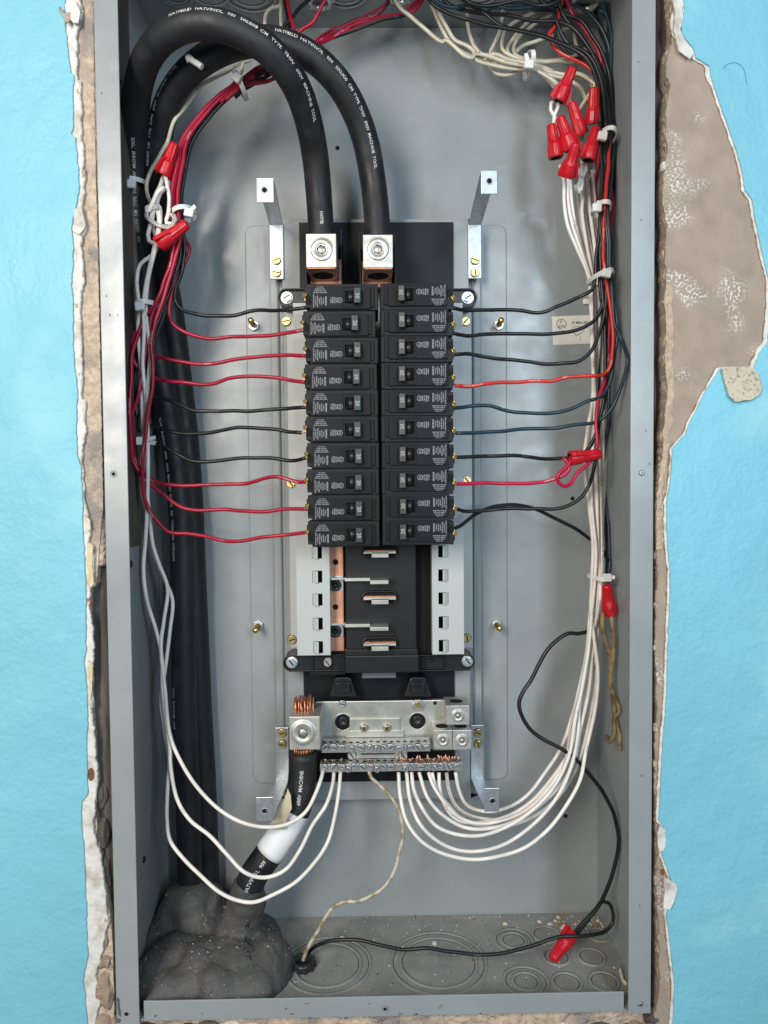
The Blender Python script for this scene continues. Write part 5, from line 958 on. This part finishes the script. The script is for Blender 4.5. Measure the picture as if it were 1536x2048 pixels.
# ============================================================ wire connectors
def nut_mesh():
    b = MB(); n = 40
    def rib(i, h): return 1.0+(0.055*(1 if i % 4 < 2 else -1) if 0.004 < h < 0.031 else 0)
    b.lathe((0, 0, 0), [(0.0052, -0.0), (0.0072, 0.0), (0.0076, 0.0006), (0.0074, 0.006), (0.0069, 0.0125)], axis=(0, 0, 1), n=n)
    b.lathe((0, 0, 0), [(0.0069, 0.0125), (0.0060, 0.0145), (0.0056, 0.0152), (0.0050, 0.0225), (0.0045, 0.0305), (0.0041, 0.0322), (0.0030, 0.0327), (0, 0.0328)], axis=(0, 0, 1), n=n, mod=lambda i, h: 1+(0.075*(1 if i % 4 < 2 else -1) if 0.0148 < h < 0.0318 else 0))
    b.lathe((0, 0, 0), [(0.0052, 0.0), (0.0048, 0.008), (0, 0.0085)], axis=(0, 0, 1), n=n, mi=1)
    for sg in (1, -1):    # the two swept wings
        vs = []
        for x, z in ((0.0055, 0.0003), (0.0098, 0.0003), (0.0100, 0.0030), (0.0086, 0.0110), (0.0062, 0.0165), (0.0050, 0.0150)): vs.append((x*sg*1.06, -0.0019, z))
        vs += [(x, 0.0019, z) for x, y, z in vs]; b.add(vs, [tuple(range(6)), tuple(range(11, 5, -1))]+[(i, (i+1) % 6, 6+(i+1) % 6, 6+i) for i in range(6)])
    return b.mesh('wire_connector', [NUTM, HOLE])
NUT = nut_mesh()
def nut(label, tip, base, d0, d1, spin=0.0, sc=1.0, m=None):
    a = P(*base, d0+0.004); t = P(*tip, d1-0.003); ax = (t-a).normalized(); q = V((0, 0, 1)).rotation_difference(ax)
    o = obj_raw('wire_connector', NUT, a, None, (q @ Matrix.Rotation(spin, 3, 'Z').to_quaternion()).to_euler()); o.scale = (sc,)*3
    return tag(o, label, 'wire connector', 'red twist-on wire connectors')
nut('red winged wire connector highest in the right cluster, leaning right', (1145, 137), (1117, 203), .075, .075, 0.2)
nut('red wire connector against the black bundle, upper right of the cluster', (1188, 183), (1185, 248), .082, .078, 1.2)
nut('red wire connector in the middle of the right cluster, below the highest one', (1145, 211), (1163, 270), .088, .086, 1.0)
nut('red wire connector crossing the centre of the cluster, leaning left at its tip', (1120, 235), (1144, 299), .075, .080, 0.3, 1.04)
nut('leftmost red wire connector of the right cluster', (1103, 252), (1112, 316), .078, .082, 0.9)
nut('red wire connector touching the black bundle, lower right of the cluster', (1192, 257), (1176, 321), .070, .075, 0.2)
nut('lowest and nearest red wire connector of the right cluster', (1150, 295), (1134, 354), .064, .055, 0.1, 0.95)
nut('red wire connector between the left black cable and the red bundle, tip up', (347, 294), (326, 352), .055, .060, 1.1)
nut('red wire connector pointing up right, lower of the two on the left', (363, 456), (320, 488), .045, .045, 1.2, 1.05)
nut('red wire connector lying on its side beside the seventh right breaker wire', (1200, 908), (1139, 917), .050, .060, 1.3, 1.0)
nut('red conical wire connector under the waist tie by the right wall', (1213, 1166), (1221, 1228), .085, .082, 1.3, 1.05)
nut('red wire connector standing on its tip on the box floor', (1104, 1920), (1142, 1866), .075, .060, 0.8, 1.1)
# ============================================================ cable ties
def tie(label, hx, hy, d, band, bd, ang=0.0, tail=None, hs=0.0048):
    # band: two photo points the strap spans; bd: (front depth, back depth) of the bundle
    t = thing('cable_tie', P(hx, hy, d), label, 'cable tie', 'white nylon cable ties')
    (x0, y0), (x1, y1) = band; A = P(x0, y0, (bd[0]+bd[1])/2); B_ = P(x1, y1, (bd[0]+bd[1])/2); c = (A+B_)/2; u = (B_-A)/2; v = V((0, (bd[1]-bd[0])/2, 0)); w = u.cross(v).normalized()*0.0022
    n = 40; pr = []; vs = []
    for i in range(n):
        a = 2*pi*i/n; e = c+u*cos(a)+v*sin(a); o_ = u.normalized()*cos(a)*0.0006+V((0, 1, 0))*sin(a)*0.0006
        vs += [e+w+o_, e-w+o_, e-w-o_, e+w-o_]
    b = MB(); b.add(vs, [(4*i+k, 4*i+(k+1) % 4, 4*((i+1) % n)+(k+1) % 4, 4*((i+1) % n)+k) for i in range(n) for k in range(4)], smooth=False); b.build('strap', TIE, t)
    h = P(hx, hy, d); R = Matrix.Translation(h) @ Matrix.Rotation(ang, 4, 'Y')
    MB().box(-hs, hs*0.9, -0.003, 0.0022, -hs*0.85, hs*0.85, mat4=R).build('lock_head', TIE, t, bevel=0.0012, seg=3)
    if tail:
        q = P(tail[0], tail[1], d-0.002); b = MB(); dr = (q-h).normalized(); s_ = dr.cross(V((0, 1, 0))).normalized()*0.0024
        vs = [h+s_, h-s_, q-s_*0.4, q+s_]; vs += [x+V((0, 0.0011, 0)) for x in vs]; b.add(vs, [(0, 1, 2, 3), (7, 6, 5, 4), (0, 4, 5, 1), (1, 5, 6, 2), (2, 6, 7, 3), (3, 7, 4, 0)]); b.build('tail', TIE, t)
tie('white cable tie holding the red bundle where it leaves the arching cables', 474, 156, .052, ((471, 150), (492, 194)), (.052, .086), 0.6, (466, 148))
tie('white cable tie strapped around the outer black cable', 263, 369, .078, ((240, 374), (305, 376)), (.082, .128), 0.1)
tie('white cable tie around the red and black bundle below the left connectors', 379, 426, .044, ((346, 432), (392, 424)), (.05, .086), 0.2, (391, 412))
tie('white cable tie on the left white trio, level with the first breakers', 281, 613, .048, ((272, 614), (318, 612)), (.05, .09), -0.1, (286, 603))
tie('white cable tie low on the left white trio, half hidden by a red wire', 283, 882, .062, ((276, 880), (310, 886)), (.064, .09), 0.0, (311, 876))
tie('white cable tie gathering the cream wires across the upper right', 1058, 130, .082, ((1056, 112), (1060, 150)), (.084, .126), 0.05, (1053, 106), hs=0.0050)
tie('white cable tie on the black bundle level with the red connectors', 1205, 273, .066, ((1196, 272), (1228, 280)), (.068, .11), 0.2, (1213, 261))
tie('white cable tie on the black bundle just below the red connectors', 1194, 416, .060, ((1186, 416), (1218, 420)), (.062, .10), 0.0, (1200, 402))
tie('white cable tie on the right bundle above the paper sticker', 1213, 547, .054, ((1178, 562), (1222, 548)), (.056, .105), 0.25, (1224, 543))
tie('white cable tie at the waist of the right white bundle', 1214, 1155, .076, ((1179, 1152), (1212, 1156)), (.074, .115), 0.0, (1230, 1156))
# ============================================================ paper sticker on the back sheet
y_ = BK-0.0004; ps = [P(1104, 633, y_), P(1182, 630, y_), P(1182, 687, y_), P(1106, 690, y_)]
b = MB(); b.prism([(q.x, q.z) for q in ps], y_, BK-0.0001); sk = tag(b.build('paper_sticker', STICK), 'cream paper sticker stamped 15 MAI on the back of the box, behind the right wires', 'sticker')
t = MB(); y2 = y_-0.00012; c = P(1123, 648, y2); R0 = mm(10, y2)
for a0, a1 in ((0, 330),):
    k = 30; vs = []
    for i in range(k+1): a = radians(a0+(a1-a0)*i/k-60); vs += [(c.x+R0*cos(a), y2, c.z+R0*sin(a)), (c.x+R0*0.88*cos(a), y2, c.z+R0*0.88*sin(a))]
    t.add(vs, [(2*i, 2*i+1, 2*i+3, 2*i+2) for i in range(k)])
flat_text(t, 'P', 0.0050, (c.x-0.0002, c.z+0.0006), 0, y2, 'CENTER'); flat_text(t, '664', 0.0048, (c.x, c.z-0.0040), 0.05, y2, 'CENTER')
q = P(1143, 648, y2); flat_text(t, '15 MAI 2024', 0.0044, (q.x, q.z), 0.0, y2, 'LEFT', thick=0.00008, sx=0.92); t.build('stamp_print', INKB, sk)
b = MB(); b.tube(path([(1144, 659, y2), (1146, 655), (1155, 653), (1164, 655), (1168, 660), (1162, 666), (1150, 668), (1146, 664), (1154, 672), (1158, 668), (1161, 674), (1160, 682, y2)], 0.001), 0.00022, n=4); b.build('pen_signature', INKV, sk)
MB().pbox(1167, 597, 1183, 608, BK-0.0035, BK-0.0001).build('tie_mount', TIE, sk, bevel=0.001)
# ============================================================ putty seal, low left
def putty():
    balls = [(385, 1982, .034, 48), (472, 1984, .032, 52), (410, 1948, .055, 68), (345, 1935, .065, 62), (470, 1915, .075, 62), (430, 1995, .022, 40), (305, 1990, .035, 42), (493, 1780, .074, 36), (494, 1804, .078, 40), (486, 1832, .082, 44), (474, 1862, .085, 46), (462, 1892, .088, 54), (375, 1804, .112, 48), (410, 1812, .122, 46), (352, 1830, .11, 42), (388, 1848, .105, 48), (340, 1882, .105, 60), (298, 1918, .095, 54), (400, 1895, .10, 62), (500, 1915, .085, 66), (530, 1925, .066, 56), (524, 1955, .055, 58), (470, 1950, .055, 74), (380, 1940, .07, 66), (318, 1965, .052, 60), (345, 1988, .030, 46), (440, 1980, .030, 54), (505, 1980, .034, 48), (285, 1900, .12, 46), (430, 1850, .12, 46), (512, 1882, .11, 50), (545, 1925, .09, 40), (283, 1995, .035, 34), (300, 2012, .015, 22)]
    b = MB()
    for (x, y, d, r) in balls:
        c = P(x, y, d); R = mm(r, d); b.lathe(c+V((0, 0, -R)), [(R*sin(pi*k/12), R-R*cos(pi*k/12)) for k in range(13)], axis=(0, 0, 1), n=20)
    o = b.build('putty_seal', PUTTY)
    rm = o.modifiers.new('r', 'REMESH'); rm.mode = 'VOXEL'; rm.voxel_size = 0.0018; rm.use_smooth_shade = True
    sm = o.modifiers.new('s', 'SMOOTH'); sm.factor = 0.6; sm.iterations = 30
    dg = bpy.context.evaluated_depsgraph_get(); dg.update(); me = bpy.data.meshes.new_from_object(o.evaluated_get(dg)); o.modifiers.clear()
    og = ORG[o.name]
    for v in me.vertices:
        w = v.co+og; n = v.normal
        d = 0.0042*noise.noise(w*26)+0.0016*noise.noise(V((w.x*60, w.y*60, w.z*20)))+0.0010*noise.noise(w*80)+0.0003*noise.noise(w*240)
        cr = abs(noise.noise(w*55+V((3, 7, 1)))); d -= 0.0013*max(0, 1-cr/0.035)      # creases and cracks
        p_ = v.co+n*d; W_ = p_+og; W_.x = max(W_.x, XL+T_+0.0004); W_.y = max(W_.y, 0.0022); W_.y = min(W_.y, BK-0.0004)
        if W_.y > 0.004: W_.z = max(W_.z, ZF+0.0003)
        v.co = W_-og
    for m in list(me.materials): pass
    o.data = me; me.polygons.foreach_set('use_smooth', [True]*len(me.polygons)); tag(o, 'lumpy dark grey duct putty packed around the cables in the lower left corner', 'putty'); return o
pu = putty()
# ============================================================ bushing in the floor
bc = PZ(606, 1926, ZF+0.004); bu = MB()
bu.lathe(V((bc.x, bc.y, ZF)), [(0.0082, 0.0), (0.0118, 0.0), (0.0122, 0.002), (0.0122, 0.006), (0.0108, 0.0075), (0.0088, 0.0075), (0.0082, 0.006), (0.0082, 0.0)], axis=(0, 0, 1), n=36)
for k in range(10): a = 2*pi*k/10; bu.box(0.0118, 0.0136, -0.0013, 0.0013, 0.0002, 0.0062, mat4=Matrix.Translation((bc.x, bc.y, ZF)) @ Matrix.Rotation(a, 4, 'Z'))
bo = tag(bu.build('conduit_bushing', BUSH), 'black plastic bushing ring in the box floor with two wires coming up through it', 'bushing'); MB().cyl(V((bc.x, bc.y, ZF+0.0011)), 0.0081, 0.0003, axis=(0, 0, 1), n=24).build('bushing_bore', HOLE, bo)
# steel locknuts on the top plate
for x, y, lab, r in ((640, -2, 'steel locknut in the ceiling of the box beside the red wires', .013), (1170, -2, 'dull steel conduit locknut at the top right ceiling of the box', .017), (800, -14, 'steel locknut in the middle of the box ceiling', .013)):
    c = PZ(x, y, ZT-T_-0.001); g = MB(); g.lathe(V((c.x, c.y, ZT-T_-0.0002)), [(r*0.78, 0), (r, 0), (r, 0.004), (r*0.9, 0.005), (r*0.78, 0.007), (r*0.70, 0.007), (r*0.70, 0)], axis=(0, 0, -1), n=32)
    for k in range(8): g.box(r*0.96, r*1.14, -0.0018, 0.0018, 0, 0.0038, mat4=Matrix.Translation((c.x, c.y, ZT-T_-0.004)) @ Matrix.Rotation(k*pi/4, 4, 'Z'))
    tag(g.build('conduit_locknut', ALUD if x > 1000 else ZINC), lab, 'locknut', 'locknuts in the box ceiling')
# ============================================================ grit on the floor
random.seed(21)
def crumbs(name, n, fn, smin, smax, m, label):
    b = MB()
    for k in range(n):
        c = fn(); s = random.uniform(smin, smax)*(0.5+random.random()**3*1.2); vs = [c+V((random.uniform(-1, 1), random.uniform(-1, 1), random.uniform(0, 1.1)))*s for _ in range(5)]
        vs = [c+V((s, 0, 0)), c+V((-s*.8, s*.3, 0)), c+V((0, s*.9, 0.1*s)), c+V((0, -s*.8, 0)), c+V((random.uniform(-.3, .3)*s, 0, s*random.uniform(.6, 1.1)))]
        b.add(vs, [(0, 2, 4), (2, 1, 4), (1, 3, 4), (3, 0, 4), (0, 3, 1, 2)])
    return tag(b.build(name, m), label, 'debris', kind='stuff')
def onfloor(): 
    u = random.random(); x = XL+0.13+(XR-XL-0.14)*random.random(); y = BK-0.003-0.145*random.random()**1.5; return V((x, y, ZF+0.0001))
crumbs('plaster_crumbs', 420, onfloor, 0.0003, 0.0011, CRUMB, 'fine plaster crumbs scattered over the grey box floor')
crumbs('dark_grit', 260, onfloor, 0.0002, 0.0009, CRUMBD, 'fine dark grit scattered over the grey box floor')
def corner(): a = PZ(random.gauss(1160, 45), random.gauss(1850, 8), ZF); return V((min(a.x, XR-0.004), min(max(a.y, 0.01), BK-0.004), ZF+0.0002))
crumbs('corner_debris', 90, corner, 0.0008, 0.0026, CRUMB, 'heap of plaster bits in the rear right corner of the floor')
crumbs('rusty_debris', 50, corner, 0.0008, 0.0028, CRUMBB, 'rusty brown flakes in the rear right corner of the floor')
pv = [(v.co+ORG[pu.name], v.normal) for v in pu.data.vertices if v.normal.z > 0.25]
def onputty(): q, n = random.choice(pv); return q+n*0.0001
crumbs('grit_on_putty', 520, onputty, 0.00025, 0.0008, CRUMB, 'pale grit sprinkled on the putty')
def big(x, y, s, m, lab, k):
    o = stone('debris_piece', x, y, s, s*0.7, 0.03, m, None, k, 0.002); c = PZ(x, y, ZF+0.001); o.location = c; tag(o, lab, 'debris')
big(640, 1998, 8, CRUMBB, 'small orange brown flake near the front edge of the box floor', 1)
big(869, 1887, 6, CRUMB, 'white plaster lump on the large middle knockout', 2); big(684, 1877, 7, CRUMB, 'white plaster lump beside the black floor wire', 3)
big(1010, 1848, 6, CRUMB, 'white plaster lump at the foot of the back wall', 4)
wr_ = [PZ(x, y, ZF+0.002) for x, y in ((1240, 1938), (1243, 1950), (1246, 1960), (1252, 1968))]
b = MB(); b.tube(spline(wr_, 0.002), 0.0018, n=7, wob=0.3); tag(b.build('wood_splinter', CRUMB), 'pale curled splinter standing at the right front of the box floor', 'debris')
